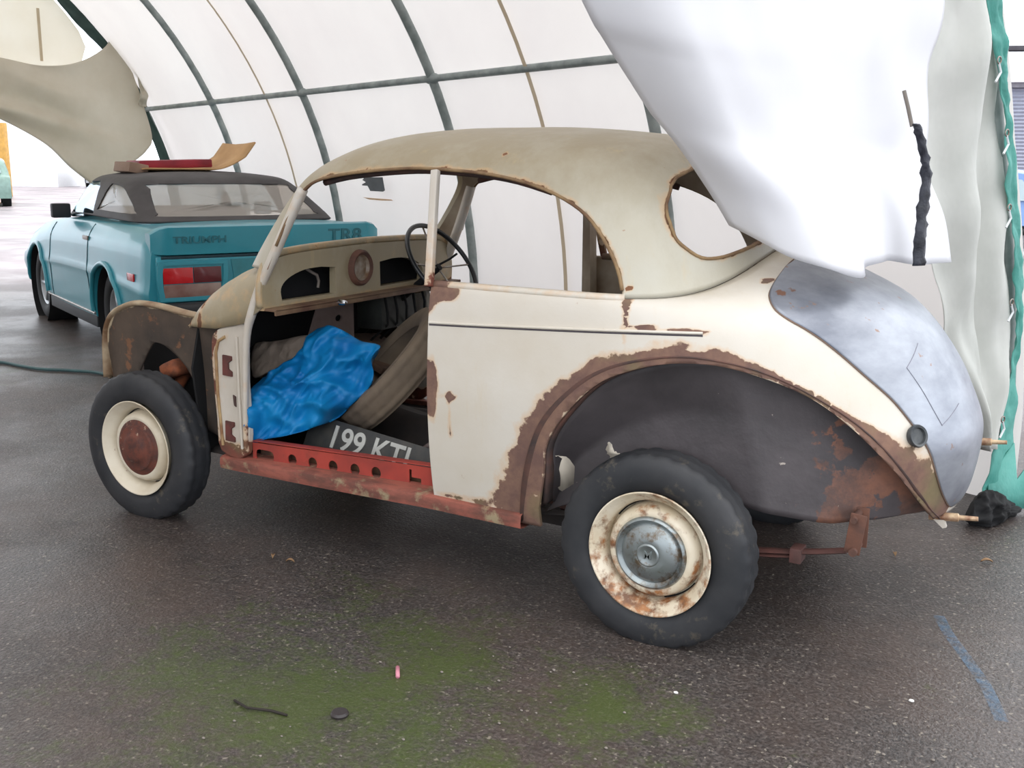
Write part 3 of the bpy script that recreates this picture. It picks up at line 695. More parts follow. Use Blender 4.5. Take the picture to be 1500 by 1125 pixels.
def wheel(x,s,kind,steer=0):
    o=Vector((x,.632*s,.286)); d=Vector((math.sin(-steer),s*math.cos(steer),0))
    prof=[(-.055,.150),(-.057,.186),(-.045,.188),(-.040,.172),(-.03,.160),(.018,.158),(.030,.168),(.040,.1715),(.052,.174),(.060,.182),(.066,.192),(.069,.1925),(.070,.189),(.066,.184),(.058,.178),(.050,.170),(.040,.160),(.020,.155),(-.006,.152),(-.008,.147),(.030,.140),(.048,.130),(.052,.116),(.040,.098),(.036,.085),(.036,0)]
    w=lathe('wheel',prof,o,d,RIMR if kind=='rear' else RIMC,car,72)
    if kind=='rear':
        def rr(c):
            v=0; dd=math.hypot(c.x-x,c.z-.286)
            if c.z<.17: v=.10
            if dd<.14: v=max(v,.03)
            return v
        set_attr(w,'rust',rr)
    else: set_attr(w,'rust',lambda c:0)
    tyre_mesh('tyre',o,d,w,RUBBER)
    for k in range(4):
        xx,uu2=frame_at(d); a0=.6+k*PI/2; V=[]
        for q in range(13):
            a=a0+(q/12)*.75
            for rr_ in (.1492,.1565): V.append(o+d*.0015+(xx*math.cos(a)+uu2*math.sin(a))*rr_)
        sl_=mesh_obj('rim_slot',V,grid_faces(13,2),BLACK,w); solid(sl_,.006,0)
    if kind=='rear':
        hc=lathe('hub_cap',[(.036,.112),(.050,.113),(.058,.109),(.060,.104),(.052,.098),(.050,.092),(.058,.086),(.064,.074),(.070,.055),(.073,.040),(.072,.036),(.076,.034),(.077,.030),(.075,.027),(.075,0)],o,d,CHROME,w,64)
        if s>0:
            q=text_mesh('hub_cap_emblem','M',.034,CHROME,w,axes((-1,0,0),(0,0,1),(0,1,0),(x,o.y+.0755,.286)),.0015,bold=.0006)
    else:
        lathe('hub_cap',[(.036,.114),(.050,.113),(.056,.104),(.058,.094),(.066,.090),(.068,.080),(.069,.062),(.076,.055),(.080,.040),(.080,0)],o,d,HUBR,w,64)
    return w
wheel(0,1,'rear'); wheel(2.184,1,'front',math.radians(-.5)); wheel(0,-1,'rear'); wheel(2.184,-1,'front')
# ------------------------------------------------------------------ things inside the car
def heap(name,outline,mat,bulge,fold,seed,toward=(-.45,.85,.25),back=.14,nr=26,ns=150,fs=9):
    P=np.array(smoothpoly(outline,max(2,ns//len(outline)))); c=P.mean(0); V=[]; T=np.array(toward); T/=np.linalg.norm(T); n=len(P)
    off=Vector((seed*3.1,seed*1.7,0)); pl=np.linalg.lstsq(np.stack([np.ones(n),P[:,0],P[:,2]],1),P[:,1],rcond=None)[0]
    for i in range(n):
        for k in range(nr+7):
            f=k/(nr-1)
            if k<nr:
                q=c+(P[i]-c)*f; q[1]=q[1]*f**5+(pl[0]+pl[1]*q[0]+pl[2]*q[2])*(1-f**5); b=bulge*(1-f**4)
            else:
                g=(k-nr+1)/7; q=P[i]-(P[i]-c)*.10*g; b=-back*g
            v=Vector(q)*fs+off
            r1=1-abs(noise.noise(Vector((v.x*.8,v.y*.8,v.z*.55)))*2.2); r2=1-abs(noise.noise(Vector((v.z*1.7+5,v.x*.9,v.y*1.7)))*2.2); r3=noise.noise(v*3.1)
            r4=1-abs(noise.noise(Vector((v.x*3.1+v.z*1.2,v.y*2,v.z*1.9+7)))*2.4); dsp=fold*(r1*1.0+r2*.6-1.0)+fold*.30*r3+fold*.34*(r4-.5)
            V.append(q+T*(b+dsp*(1 if k<nr else .4)))
    F=grid_faces(n,nr+7,True)
    o=mesh_obj(name,V,F,mat); bm=bmesh.new(); bm.from_mesh(o.data); bmesh.ops.remove_doubles(bm,verts=bm.verts,dist=.0005); bmesh.ops.recalc_face_normals(bm,faces=bm.faces); bm.to_mesh(o.data); bm.free(); o.data.shade_smooth(); return o
TO=[(1.665,.635,.37),(1.655,.625,.487),(1.75,.47,.56),(1.672,.45,.624),(1.60,.38,.69),(1.608,.30,.743),(1.53,.30,.785),(1.453,.30,.776),(1.355,.30,.74),(1.22,.37,.748),(1.25,.38,.69),(1.25,.38,.605),(1.33,.42,.51),(1.39,.45,.455),(1.43,.52,.435),(1.50,.58,.41),(1.58,.615,.392)]
tp_=heap('blue_tarpaulin',TO,TARP,.03,.055,2.0,fs=7)
tag(tp_,'crumpled bright blue tarpaulin spilling over the red sill of the cream car','tarpaulin')
cl=heap('beige_cloth',[(1.90,.33,.62),(1.90,.30,.68),(1.80,.30,.70),(1.64,.28,.735),(1.55,.30,.73),(1.62,.33,.66),(1.75,.36,.60),(1.86,.36,.55)],CLOTH,.02,.015,5.0,nr=14,ns=80,fs=7)
tag(cl,'dull beige cloth lying behind the blue tarpaulin under the dashboard','cloth')
lt=tyre_mesh('loose_tyre',(1.345,.115,.60),(.56,.47,.68),None,OLDTYRE,R=.295,w=.062,ri=.20)
tag(lt,'loose brown tyre without a wheel leaning inside the cream car','tyre')
npl=empty('number_plate',(1.235,.43,.368))
tag(npl,'black number plate with pale characters propped behind the red sill web','number plate')
M0=axes((-1,.05,-.09),(-.08,-.42,.91),(.0,.91,.42),(0,0,0))
bm=bmesh.new(); box_bm(bm,(0,0,0),(.60,.125,.004),None,.001); bm.transform(M0); from_bm('plate',bm,simple('black_plate_enamel',(44,46,48),.5,c2=(66,64,60),scale=16),npl,True,30)
text_mesh('plate_characters','199 KTJ',.122,simple('silver_grey_characters',(188,188,182),.5),npl,M0@Matrix.Translation((.005,-.004,.004)),.002,bold=.002,sx=.98)
jk=tube('jack_lever',[(1.06,.40,.345),(.95,.33,.44),(.87,.24,.54),(.80,.16,.66)],.011,simple('grey_brown_lever',(112,104,106),.6,c2=(84,66,60),scale=18),None,10)
tag(jk,'slim grey-brown metal lever slanting up beside the loose tyre','lever')
pn=box('cream_metal_offcut',(.98,.10,.50),(.34,.02,.12),INNER,None,Matrix.Rotation(math.radians(8),4,'Y')@Matrix.Rotation(math.radians(50),4,'X'),.003)
tag(pn,'pale cream metal offcut lying behind the slanting lever inside the car','metal panel')
# ------------------------------------------------------------------ tent
AZ=math.radians(-23.3); ax=Vector((math.cos(AZ),math.sin(AZ),0)); nx=Vector((math.sin(AZ),-math.cos(AZ),0))
OFF=-.208; SP=1.97; CN=-2.07; CZ=.4; RT=3.62
def TW(a,n,z): v=ax*a+nx*n; return Vector((v.x,v.y,z))
tent=empty('storage_tent',TW(OFF,1.58,0)); tag(tent,'large white arched storage tent with galvanised hoops over both cars','tent')
tinv=tent.matrix_world
def lean(a,z): return -.16*max(0,1-(a-OFF)/SP)*min(1,max(0,z-.3)/1.2)
def arc(R,t0=-PI/2*.0,n=60,legs=True):
    pts=[]
    if legs: pts.append((CN+R,0))
    for k in range(n+1):
        t=PI*k/n; pts.append((CN+R*math.cos(t),CZ+R*math.sin(t)))
    if legs: pts.append((CN-R,0))
    return pts
O=tent.location
for k in range(-1,5):
    a=OFF+SP*(k+1); h=tube('hoop',[TW(a,n+(lean(a,z) if n>CN else 0),z)-O for n,z in arc(RT)],.031,GALV,tent,12)
angs=[math.asin((1.97-CZ)/RT),PI/2,PI-math.asin((1.97-CZ)/RT)]
for t_ in angs:
    n_,z_=CN+(RT)*math.cos(t_),CZ+RT*math.sin(t_)
    bm=bmesh.new(); pts=[];rs=[]
    for k in range(-1,5):
        a=OFF+SP*(k+1)
        for da,r in ((-.14,.024),(-.07,.024),(-.03,.036),(.03,.036),(.07,.024),(.14,.024)):
            if (k==-1 and da<0) or (k==4 and da>0): continue
            pts.append(TW(a+da,n_+(lean(a+da,z_) if n_>CN+.1 else 0),z_)-O); rs.append(r)
    tube_bm(bm,pts,rs,10); from_bm('purlin',bm,GALV,tent)
# cover with slight sag between hoops
V=[];NA=61;pf=arc(RT+.045,n=70)
for i in range(NA):
    a=OFF-.05+(5*SP+.1)*i/(NA-1); sag=.035*abs(math.sin(PI*(a-OFF)/SP))
    for n_,z_ in pf:
        dn,dz=n_-CN,max(z_-CZ,0); L=math.hypot(dn,dz)
        w=.012*noise.noise(Vector((a*1.1,n_*.9,z_*.9)))
        V.append(TW(a,n_-dn/L*(sag+w)+(lean(a,z_) if n_>CN+.6 else lean(a,z_)*max(0,(n_-CN)/.6)),z_-dz/L*sag)-O)
cv=mesh_obj('cover',V,grid_faces(NA,len(pf)),COVER,tent)
# welded seams
for aa in (OFF+SP*1.47,OFF+SP*3.35):
    V=[]
    for n_,z_ in arc(RT+.030,n=70)[0:40]:
        dn,dz=n_-CN,max(z_-CZ,0); L=math.hypot(dn,dz); s_=.035*abs(math.sin(PI*(aa-OFF)/SP))
        for da in (-.018,.018): V.append(TW(aa+da,n_-dn/L*(s_+.01),z_-dz/L*(s_+.01))-O)
    mesh_obj('welded_seam',V,grid_faces(len(V)//2,2),SEAM,tent)
# repair patch and mark on the far wall
def wall_n(z,d=.06): return CN+math.sqrt(max(0,(RT-d)**2-(max(z-CZ,0))**2))
def wallpatch(name,poly,mat):
    V=[TW(a,wall_n(z),z)-O for a,z in poly]; o=mesh_obj(name,V,[tuple(range(len(V)))],mat,tent,False); solid(o,.003,0); return o
wallpatch('repair_patch',[(5.02,1.30),(4.72,1.305),(4.73,1.205),(4.76,1.195),(4.96,1.195),(4.985,1.235),(5.07,1.235),(5.07,1.245),(5.0,1.262),(5.05,1.28),(5.02,1.29)],simple('grey_repair_tape',(112,112,114),.6))
wallpatch('orange_stain',[(5.10,1.140),(4.66,1.138),(4.64,1.130),(4.8,1.125),(5.0,1.126)],simple('orange_stain_tint',(238,196,160),.7))
# unseen gable sheet added above the flap, shading the car door from the sky
gp=[(n_,z_) for n_,z_ in arc(RT+.03,n=60,legs=False) if z_>2.75]
gn=40; V=[]
gl_=[q for q in gp]; n0,n1_=gl_[0][0],gl_[-1][0]
for i in range(gn+1):
    n_=n1_+(n0-n1_)*i/gn; zt=CZ+math.sqrt(max(0,(RT+.03)**2-(n_-CN)**2))
    for k in range(9): V.append(TW(OFF-.02+.03*math.sin(i*.9)*(1-k/8),n_+(lean(OFF,2.5) if n_>CN else 0),2.72+(max(zt,2.73)-2.72)*k/8)-O)
mesh_obj('unseen_gable_shade',V,grid_faces(gn+1,9),COVER,tent)
# hem strips
def ribbon(name,L,R,a,mat,parent,amp=.01,n=8,m=8,O_=None,da=0):
    L=smoothpoly(L,n,False); R=smoothpoly(R,n,False); V=[]
    for i,(l,r) in enumerate(zip(L,R)):
        for k in range(m+1):
            f=k/m; q=TW(a+amp*noise.noise(Vector((i*.35,f*2.5,a)))+da*f,l[0]+(r[0]-l[0])*f,l[1]+(r[1]-l[1])*f)
            V.append(q-O_ if O_ else q)
    o=mesh_obj(name,V,grid_faces(len(L),m+1),mat,parent); solid(o,.004,0); return o
HL=[(.60,2.75),(.80,2.36),(.941,2.0),(1.015,1.844),(1.088,1.705),(1.169,1.536),(1.218,1.333),(1.306,1.148),(1.365,.929),(1.42,.729),(1.386,.562),(1.354,.336),(1.288,.083)]
HR=[(.69,2.75),(.89,2.36),(1.023,2.009),(1.096,1.85),(1.141,1.708),(1.219,1.537),(1.291,1.332),(1.364,1.146),(1.431,.924),(1.454,.726),(1.46,.554),(1.50,.314),(1.53,.04)]
ribbon('green_edge_hem',HL,HR,OFF-.06,HEM,tent,.02,O_=O)
ribbon('green_edge_hem',[(.1,3.35),(.317,3.043),(.505,2.821),(.669,2.661),(1.04,2.258),(1.129,1.895),(1.262,1.563),(1.38,1.1),(1.42,.6),(1.42,.05)],[(.24,3.38),(.46,3.06),(.63,2.883),(.778,2.705),(1.112,2.225),(1.228,1.899),(1.378,1.566),(1.5,1.1),(1.56,.6),(1.56,.05)],9.60,HEMD,tent,.02,O_=O)
# near end: white flap
def coons(name,Lft,Rgt,Top,Bot,mat,nu=60,nv=70,disp=None,parent=None,th=.004):
    """each boundary list of (n,z,a)"""
    def rs(P,n):
        P=np.array(smoothpoly(P,12,False)); d=np.r_[0,np.cumsum(np.linalg.norm(np.diff(P,axis=0),axis=1))]; t=np.linspace(0,d[-1],n); return np.stack([np.interp(t,d,P[:,k]) for k in range(3)],-1)
    Lf,Rg=rs(Lft,nv),rs(Rgt,nv); Tp,Bt=rs(Top,nu),rs(Bot,nu); V=[]
    for i in range(nu):
        u=i/(nu-1)
        for j in range(nv):
            v=j/(nv-1)
            q=(1-u)*Lf[j]+u*Rg[j]+(1-v)*Tp[i]+v*Bt[i]-((1-u)*(1-v)*Lf[0]+u*(1-v)*Rg[0]+(1-u)*v*Lf[-1]+u*v*Rg[-1])
            if disp: q=q+np.array(disp(u,v,q))
            V.append(TW(q[2],q[0],q[1]))
    o=mesh_obj(name,V,grid_faces(nu,nv),mat,parent); solid(o,th,0); return o
def dflap(u,v,q):
    edge=.13*max(0,1-u/.18)**1.6-.13*(1-v**3)*(1-u)**.6
    w=.030*math.sin(7*u+3*v*v)*v*v+.05*noise.noise(Vector((u*3,v*2.2,1)))*v+.018*noise.noise(Vector((u*9,v*7,4)))*v
    if v>.8: w+=-.03*math.sin((v-.8)/.2*PI)
    return (0,0,edge+w)
FL=[(-1.75,2.85,-.24),(-1.25,2.20,-.27),(-.941,1.804,-.30),(-.865,1.73,-.30),(-.713,1.589,-.31),(-.61,1.492,-.33),(-.49,1.37,-.36),(-.40,1.245,-.45)]
FR=[(.30,2.85,-.24),(.47,2.35,-.28),(.572,1.951,-.33),(.515,1.74,-.35),(.515,1.56,-.36),(.470,1.39,-.38),(.51,1.24,-.41),(.50,1.112,-.45)]
FB=[(-.40,1.245,-.45),(-.325,1.165,-.47),(-.19,1.120,-.50),(-.085,1.098,-.50),(.02,1.118,-.48),(.18,1.129,-.46),(.355,1.108,-.45),(.50,1.112,-.45)]
flap=coons('tent_flap',FL,FR,[FL[0],(-.9,2.9,-.23),(-.3,2.9,-.23),FR[0]],FB,FLAP,disp=dflap)
tag(flap,'big bright white tent flap hanging down onto the tail of the cream car','tent flap')
st=[(.175,1.54),(.188,1.526),(.232,1.456),(.258,1.384),(.256,1.28),(.258,1.206),(.265,1.115)]
V=[]; sp_=smoothpoly(st,6,False)
for i,(n_,z_) in enumerate(sp_):
    f=i/(len(sp_)-1); w=.014+.018*f+.006*noise.noise(Vector((i*.7,0,0)))
    for k in range(5): V.append(TW(-.505-.012*math.sin(k/4*PI)+.01*noise.noise(Vector((i*.5,k,2))),n_+w*(k/2-1)*1.0+.006*noise.noise(Vector((i*.9,k*.6,9))),z_))
o=mesh_obj('black_strap',V,grid_faces(len(sp_),5),STRAP); solid(o,.006,0); tag(o,'twisted black strap hanging down the right part of the white flap','strap')
o=tube('flap_slit_cord',[TW(-.46,.172,1.64),TW(-.475,.178,1.59),TW(-.49,.184,1.535)],.006,simple('grey_cord',(120,112,104),.7),None,8); tag(o,'short grey cord above the black strap on the white flap','cord')
# right curtain
CL=[(.25,2.85,-.15),(.55,2.35,-.17),(.74,1.979,-.20),(.666,1.75,-.22),(.66,1.523,-.22),(.74,1.287,-.22),(.86,.985,-.22),(.97,.77,-.22),(1.07,.599,-.22),(1.17,.449,-.22),(1.27,.30,-.22)]
CR=[(.64,2.85,-.24),(.84,2.36,-.24),(.99,1.997,-.24),(1.05,1.865,-.24),(1.13,1.703,-.24),(1.20,1.535,-.24),(1.265,1.281,-.24),(1.345,1.015,-.24),(1.41,.791,-.24),(1.43,.563,-.24),(1.36,.30,-.24)]
def dcur(u,v,q):
    return (0,0,(-.05*math.sin(u*9+v*7))*(1-abs(2*u-1)**3)-.06*noise.noise(Vector((u*3,v*7,3)))-.035*noise.noise(Vector((u*6+v*5,v*10,7))))
cu=coons('end_curtain',CL,CR,[CL[0],(.43,2.87,-.2),CR[0]],[CL[-1],(1.31,.29,-.24),CR[-1]],CURT,40,90,disp=dcur)
tag(cu,'narrow creased white curtain laced to the green edge at the tent corner','curtain')
eye=[(.961,1.792),(1.070,1.545),(1.148,1.275),(1.246,.911),(1.285,.436)]
for i,(n_,z_) in enumerate(eye):
    e=empty('lacing_hook',TW(-.32,n_,z_)); tag(e,['metal eyelet with white cord on the curtain, topmost visible','metal eyelet with white cord on the curtain, second from top','metal eyelet with white cord on the curtain, third from top','metal eyelet with white cord on the curtain, second from bottom','metal eyelet with white cord on the curtain, lowest near the ground'][i],'eyelet','eyelets lacing the end curtain')
    bm=bmesh.new(); tube_bm(bm,[ax*0+nx*.012*math.cos(t)+Vector((0,0,.012*math.sin(t))) for t in np.linspace(0,2*PI,16,endpoint=False)],.003,6,closed=True); from_bm('ring',bm,STEEL,e)
    tube('cord',[Vector((0,0,-.01)),nx*.02+Vector((0,0,-.04)),nx*-.01+Vector((0,0,-.075))],.0045,ROPE,e,6)
# bottom of the tent corner: folded green end and dark bundle
gf=mesh_obj('green_ground_fold',[TW(a,n,z) for a,n,z in [(-.30,1.30,.02),(-.34,1.56,.02),(-.36,1.66,.36),(-.30,1.50,.14),(-.26,1.34,.16),(-.28,1.48,.30)]],[(0,1,3,4),(1,2,3),(4,3,5)],HEM,None); solid(gf,.006,0)
tag(gf,'turned-up green sheet corner at the foot of the tent edge','tent corner')
dk=heap('dark_rag_bundle',[tuple(TW(a,n,z)) for a,n,z in [(-.30,1.14,.03),(-.31,1.16,.10),(-.30,1.24,.14),(-.31,1.34,.12),(-.32,1.44,.06),(-.34,1.48,.02),(-.36,1.34,.012),(-.36,1.2,.012)]],BLACK,.04,.03,8,toward=(-.5,.8,.3),back=.05,nr=10,ns=64,fs=14)
tag(dk,'dark rag bundle lying at the foot of the tent edge behind the tail','rag')
for i,pp in enumerate([[(-.36,1.60,.02),(-.35,1.66,.05),(-.33,1.72,.07),(-.36,1.80,.02)]]):
    o=tube('black_ground_scrap',[TW(*q) for q in pp],[.012,.02,.018,.006],BLACK,None,8); tag(o,'black scrap lying right of the green sheet corner','scrap')
# far end: beige drape and upper canvas
DT_=[(-4.7,2.36,9.58),(-3.4,2.28,9.58),(-2.2,2.36,9.58),(-1.1,2.40,9.58),(-.5,2.44,9.58),(-.269,2.416,9.55),(.118,2.361,9.5),(.463,2.418,9.5),(.756,2.593,9.5),(.878,2.80,9.55)]
DR_=[(.878,2.80,9.55),(.964,2.68,9.55),(1.029,2.327,9.55),(1.089,2.112,9.55),(1.175,1.673,9.55),(1.10,1.52,9.5),(.97,1.408,9.45),(.74,1.24,9.4),(.512,1.132,9.4)]
DL_=[(-4.7,2.36,9.58),(-4.72,2.28,9.55),(-4.75,2.20,9.55)]
DB_=[(-4.75,2.20,9.55),(-3.4,2.02,9.55),(-2.2,2.08,9.55),(-1.1,2.05,9.55),(-.7,1.95,9.5),(-.32,1.804,9.5),(.057,1.573,9.45),(.279,1.327,9.42),(.512,1.132,9.4)]
def ddr(u,v,q): return (0,0,-.10*math.sin(v*PI)-.06*noise.noise(Vector((u*8,v*3,2)))-.03*math.sin(v*14+u*12)*v)
dr=coons('beige_canvas_drape',DL_,DR_,DT_,DB_,DRAPE,130,50,disp=ddr)
tag(dr,'sagging beige canvas drape hanging at the far end of the tent beyond the teal car','canvas drape')
tube_=[TW(q[2]-.02,q[0],q[1]+.03) for q in DT_]
UP=[(-4.9,2.40),(-1.6,2.40),(-.5,2.42),(-.2,2.40),(.118,2.34),(.40,2.36),(.555,2.43),(.61,2.60),(.55,2.76),(.481,2.856),(.40,2.96),(.324,3.047),(.05,3.30),(-.4,3.55)]+[(n_,CZ+math.sqrt((RT-.02)**2-(n_-CN)**2)) for n_ in (-1.0,-1.6,-2.1,-2.8,-3.4,-4.0,-4.5,-4.9)]
up=mesh_obj('upper_end_canvas',[TW(9.70,n,z) for n,z in UP],[tuple(range(len(UP)))],UPPER,None,False); solid(up,.004,0)
tag(up,'pale canvas panel closing the top of the tent far end','canvas panel')
sm=mesh_obj('canvas_seam',[TW(9.68,n,z) for n,z in [(.135,2.42),(.165,2.42),(.165,2.95),(.135,2.95)]],[(0,1,2,3)],SEAM,up,False); sm.parent=up
# wrinkled beige strip beside the far hem
ob=ribbon('hanging_canvas_end',[(.90,2.75),(1.0,2.5),(1.06,2.2),(1.05,2.0)],[(.97,2.75),(1.08,2.4),(1.16,2.15),(1.12,1.98)],9.40,DRAPE,None,.06); tag(ob,'small wrinkled canvas end hanging from the drape corner by the far hoop','canvas end')
# ------------------------------------------------------------------ teal sports car
g=empty('teal_sports_car',(4.77,-2.40,0),math.radians(-24.2)); g.scale=(1.04,1.04,1.04)
tag(g,'teal wedge-shaped convertible with black soft top, parked in the tent beyond the cream car','car')
ST=[(-.90,.42,.62,.70,.70,.44),(-.885,.36,.79,.82,.915,.5),(-.80,.32,.825,.845,.935,.5),(-.5,.27,.84,.855,.94,.52),(0,.22,.845,.86,.935,.54),(.6,.21,.84,.855,.925,.54),(1.2,.21,.84,.85,.91,.53),(1.8,.22,.84,.845,.88,.51),(2.2,.25,.835,.84,.83,.49),(2.6,.28,.82,.825,.75,.46),(2.95,.31,.77,.78,.64,.42),(3.1,.34,.70,.70,.54,.40),(3.14,.38,.60,.60,.46,.40)]
xs=np.array([s[0] for s in ST]); V=[];XX=np.concatenate([[-.90,-.885,-.87],np.linspace(-.84,3.05,90),[3.09,3.12,3.14]])
T=np.array(ST)
def gsec(x):
    zb,wl,wm,zt,zm=[float(np.interp(x,xs,T[:,k])) for k in (1,2,3,4,5)]
    hip=zt-.13
    pts=[(0,zb),(wl*.80,zb),(wl*.95,zb+.015),(wl,zb+.06),(wm,zm-.02),(wm+.008,zm+.03),(wm-.004,zm+.10),(wm-.020,hip-.02),(wm-.045,hip+.045),(wm-.095,zt-.02),(wm-.16,zt-.003),(wm*.5,zt+.012),(0,zt+.018)]
    return smoothpoly(pts,3,False)
for x in XX:
    S=gsec(x); full=S+[(-y,z) for y,z in S[::-1][1:-1]]
    V+=[(x,y,z) for y,z in full]
m_=len(full)
F=grid_faces(len(XX),m_,False,True)+[tuple(range(m_))[::-1],tuple(range((len(XX)-1)*m_,len(XX)*m_))]
gb=mesh_obj('car_body',V,F,TEAL,g,True); outward(gb,(1,0,.5))
cs=[]
for x in (0,2.16):
    for s in (1,-1):
        bm=bmesh.new(); r=.345; prism_bm(bm,[(x+r*math.cos(a)*1.05,.30+r*math.sin(a)*(1.0 if math.sin(a)>0 else 1.3)) for a in np.linspace(0,2*PI,40,endpoint=False)],1,min(.55*s,1.1*s),max(.55*s,1.1*s)); cs.append(from_bm('c',bm,None))
cut(gb,cs); gb.data.set_sharp_from_angle(angle=math.radians(32))
# flared arch lips, door lines, mouldings
def gy(x,z):
    S=gsec(x); return float(np.interp(z,[q[1] for q in S],[q[0] for q in S]))
for x in (0,2.16):
    for s in (1,-1):
        pts=[(x+.355*math.cos(a)*1.05,s*(gy(x+.36*math.cos(a),.30+.355*math.sin(a))+.006),.30+.355*math.sin(a)) for a in np.linspace(-.05,PI+.05,30)]
        tube('arch_lip',pts,.018,TEAL,g,8)
        bm=bmesh.new(); lathe('wheel_well',[(0,.34),(.25,.34),(.25,0)],(x,.83*s,.30),(0,-s,0),BLACK,g,36); bm.free()
for s in (1,-1):
    for x in (.42,1.62):
        tube('door_gap',[(x+.06*(z-.3),s*(gy(x,z)+.0005),z) for z in np.linspace(.27,.90,14)],.004,TEALD,g,6)
    tube('sill_trim',[(x,s*(gy(x,.26)+.004),.262) for x in np.linspace(.36,1.80,12)],.009,STEEL,g,8)
    bm=bmesh.new(); box_bm(bm,(1.08,.80*s,.205),(1.42,.06,.10),None,.01); from_bm('black_sill',bm,BUMPER,g,True,30)
    o=box('side_marker',(-.60,s*(gy(-.6,.62)+.003),.615),(.14,.012,.05),REDL,g,None,.004)
    box('door_handle',(.50,s*(gy(.5,.80)+.008),.80),(.13,.014,.03),STEEL,g,None,.004)
def gw(x,s):
    o=Vector((x,.72*s,.30)); d=Vector((0,s,0))
    w=lathe('wheel',[(-.07,.12),(-.07,.18),(.055,.175),(.062,.182),(.066,.178),(.058,.165),(.02,.150),(.01,.10),(.03,.085),(.035,.06),(.035,0)],o,d,simple('alloy_silver',(176,180,184),.35,.7),g,48)
    tyre_mesh('tyre',o,d,w,simple('black_tyre',(26,27,29),.7),R=.302,w=.085,ri=.178,seg=56)
    for k in range(5):
        a=2*PI*k/5; bm=bmesh.new(); tube_bm(bm,[o+d*.035,o+d*.045+Vector((math.cos(a),0,math.sin(a)))*.155],[.028,.020],8); from_bm('wheel_spoke',bm,w.data.materials[0],w)
for x in (0,2.16):
    for s in (1,-1): gw(x,s)
# tail: spoiler lip, badge lettering, lamp clusters, plate recess, bumper
V=[]
sec=[(-.84,.950),(-.905,.955),(-.935,.945),(-.935,.90),(-.925,.775),(-.90,.765),(-.84,.765)]
Y=np.linspace(-.80,.80,33)
for y in Y:
    k=max(0,abs(y)-.70)/.10
    for x,z in sec: V.append((x+.05*k*k,y,z-.045*k*k*(1 if z>.85 else -.2)))
o=mesh_obj('tail_lip',V,grid_faces(33,7,False,True)+[tuple(range(7)),tuple(range(32*7,33*7))[::-1]],TEAL,g,True); o.data.set_sharp_from_angle(angle=math.radians(30)); outward(o,(-.88,0,.85))
LT=simple('faded_teal_lettering',(40,108,118),.6)
Mx=lambda y,z:axes((0,-1,0),(0,0,1),(-1,0,0),(-.9375,y,z))
text_mesh('tail_lettering','TRIUMPH',.062,LT,g,Mx(.50,.865),.001,bold=.001,sx=1.35)
text_mesh('model_lettering','TR8',.12,LT,g,Mx(-.52,.865),.001,bold=.002,sx=1.25)
o=box('tail_panel',(-.905,0,.615),(.03,1.56,.30),TEAL,g,None,.01)
box('panel_shadow_gap',(-.912,0,.757),(.02,1.50,.018),TEALD,g,None,.002)
for s in (1,-1):
    e=empty('lamp_cluster'); e.parent=g
    fr=smoothpoly([(.33,.72),(.36,.735),(.74,.735),(.775,.72),(.785,.62),(.775,.50),(.74,.485),(.40,.485),(.37,.50),(.335,.60)],3)
    bm=bmesh.new(); prism_bm(bm,[(a*s,b) for a,b in (fr if s>0 else fr[::-1])],0,-.945,-.91); ofr=from_bm('cluster_frame',bm,TEAL,e,True,30)
    inn_=[(.70*1.0+(a-.56)*.86-.14,.61+(b-.61)*.80) for a,b in fr]
    cut(ofr,[prism('c',[(a*s,b) for a,b in inn_],0,-.96,-.935)])
    bm=bmesh.new(); box_bm(bm,(-.938,.655*s,.645),(.012,.19,.10),None,.004); from_bm('red_lens',bm,REDL,e,True,30)
    bm=bmesh.new(); box_bm(bm,(-.938,.465*s,.645),(.012,.18,.10),None,.004); from_bm('smoky_lens',bm,simple('dark_red_lens',(96,32,36),.25,coat=.4),e,True,30)
    bm=bmesh.new(); box_bm(bm,(-.938,.565*s,.548),(.012,.37,.085),None,.004); from_bm('lower_lens',bm,BRNL,e,True,30)
prism('plate_recess',[(-.30,.735),(.30,.735),(.27,.50),(-.27,.50)],0,-.926,-.921,simple('recess_teal',(44,130,140),.4,coat=.3),g)
bm=bmesh.new(); box_bm(bm,(-.96,0,.375),(.16,1.66,.20),None,.035,3); box_bm(bm,(-.82,.80,.375),(.30,.09,.19),None,.03,3); box_bm(bm,(-.82,-.80,.375),(.30,.09,.19),None,.03,3); from_bm('rear_bumper',bm,BUMPER,g,True,40)
tube('exhaust_rod',[(-.95,.42,.50),(-1.0,.30,.44),(-1.02,.10,.40)],.010,BUMPER,g,8)
# soft top
HT=[(0,.950,.90,.955,.74,1.0,1.78,5,.20,-.46,7),(.12,.98,.94,.98,.735,1.0,1.70,5,.22,-.40,7),(.35,1.07,1.04,1.07,.70,1.0,1.52,5,.30,-.24,6),(.6,1.17,1.15,1.17,.65,.95,1.34,5,.38,-.06,5),(.8,1.235,1.22,1.235,.58,.90,1.22,4,.45,.08,4.5),(.92,1.265,1.255,1.265,.42,.85,1.12,3,.55,.26,3.5),(.98,1.280,1.277,1.280,.22,.82,1.0,2.5,.66,.48,2.5),(1,1.285,1.285,1.285,.001,.75,.76,2,.74,.73,2)]
A=cab(*np.meshgrid(np.linspace(0,1,110),(1-(1-np.linspace(0,1,36))**1.2)*.985,indexing='ij'),TAB=HT,tap=.06); B=A[::-1][1:-1].copy(); B[...,1]*=-1
G=np.concatenate([A,B],0); top_=mesh_obj('soft_top',G.reshape(-1,3),grid_faces(G.shape[0],36,True),VINYL,g,True)
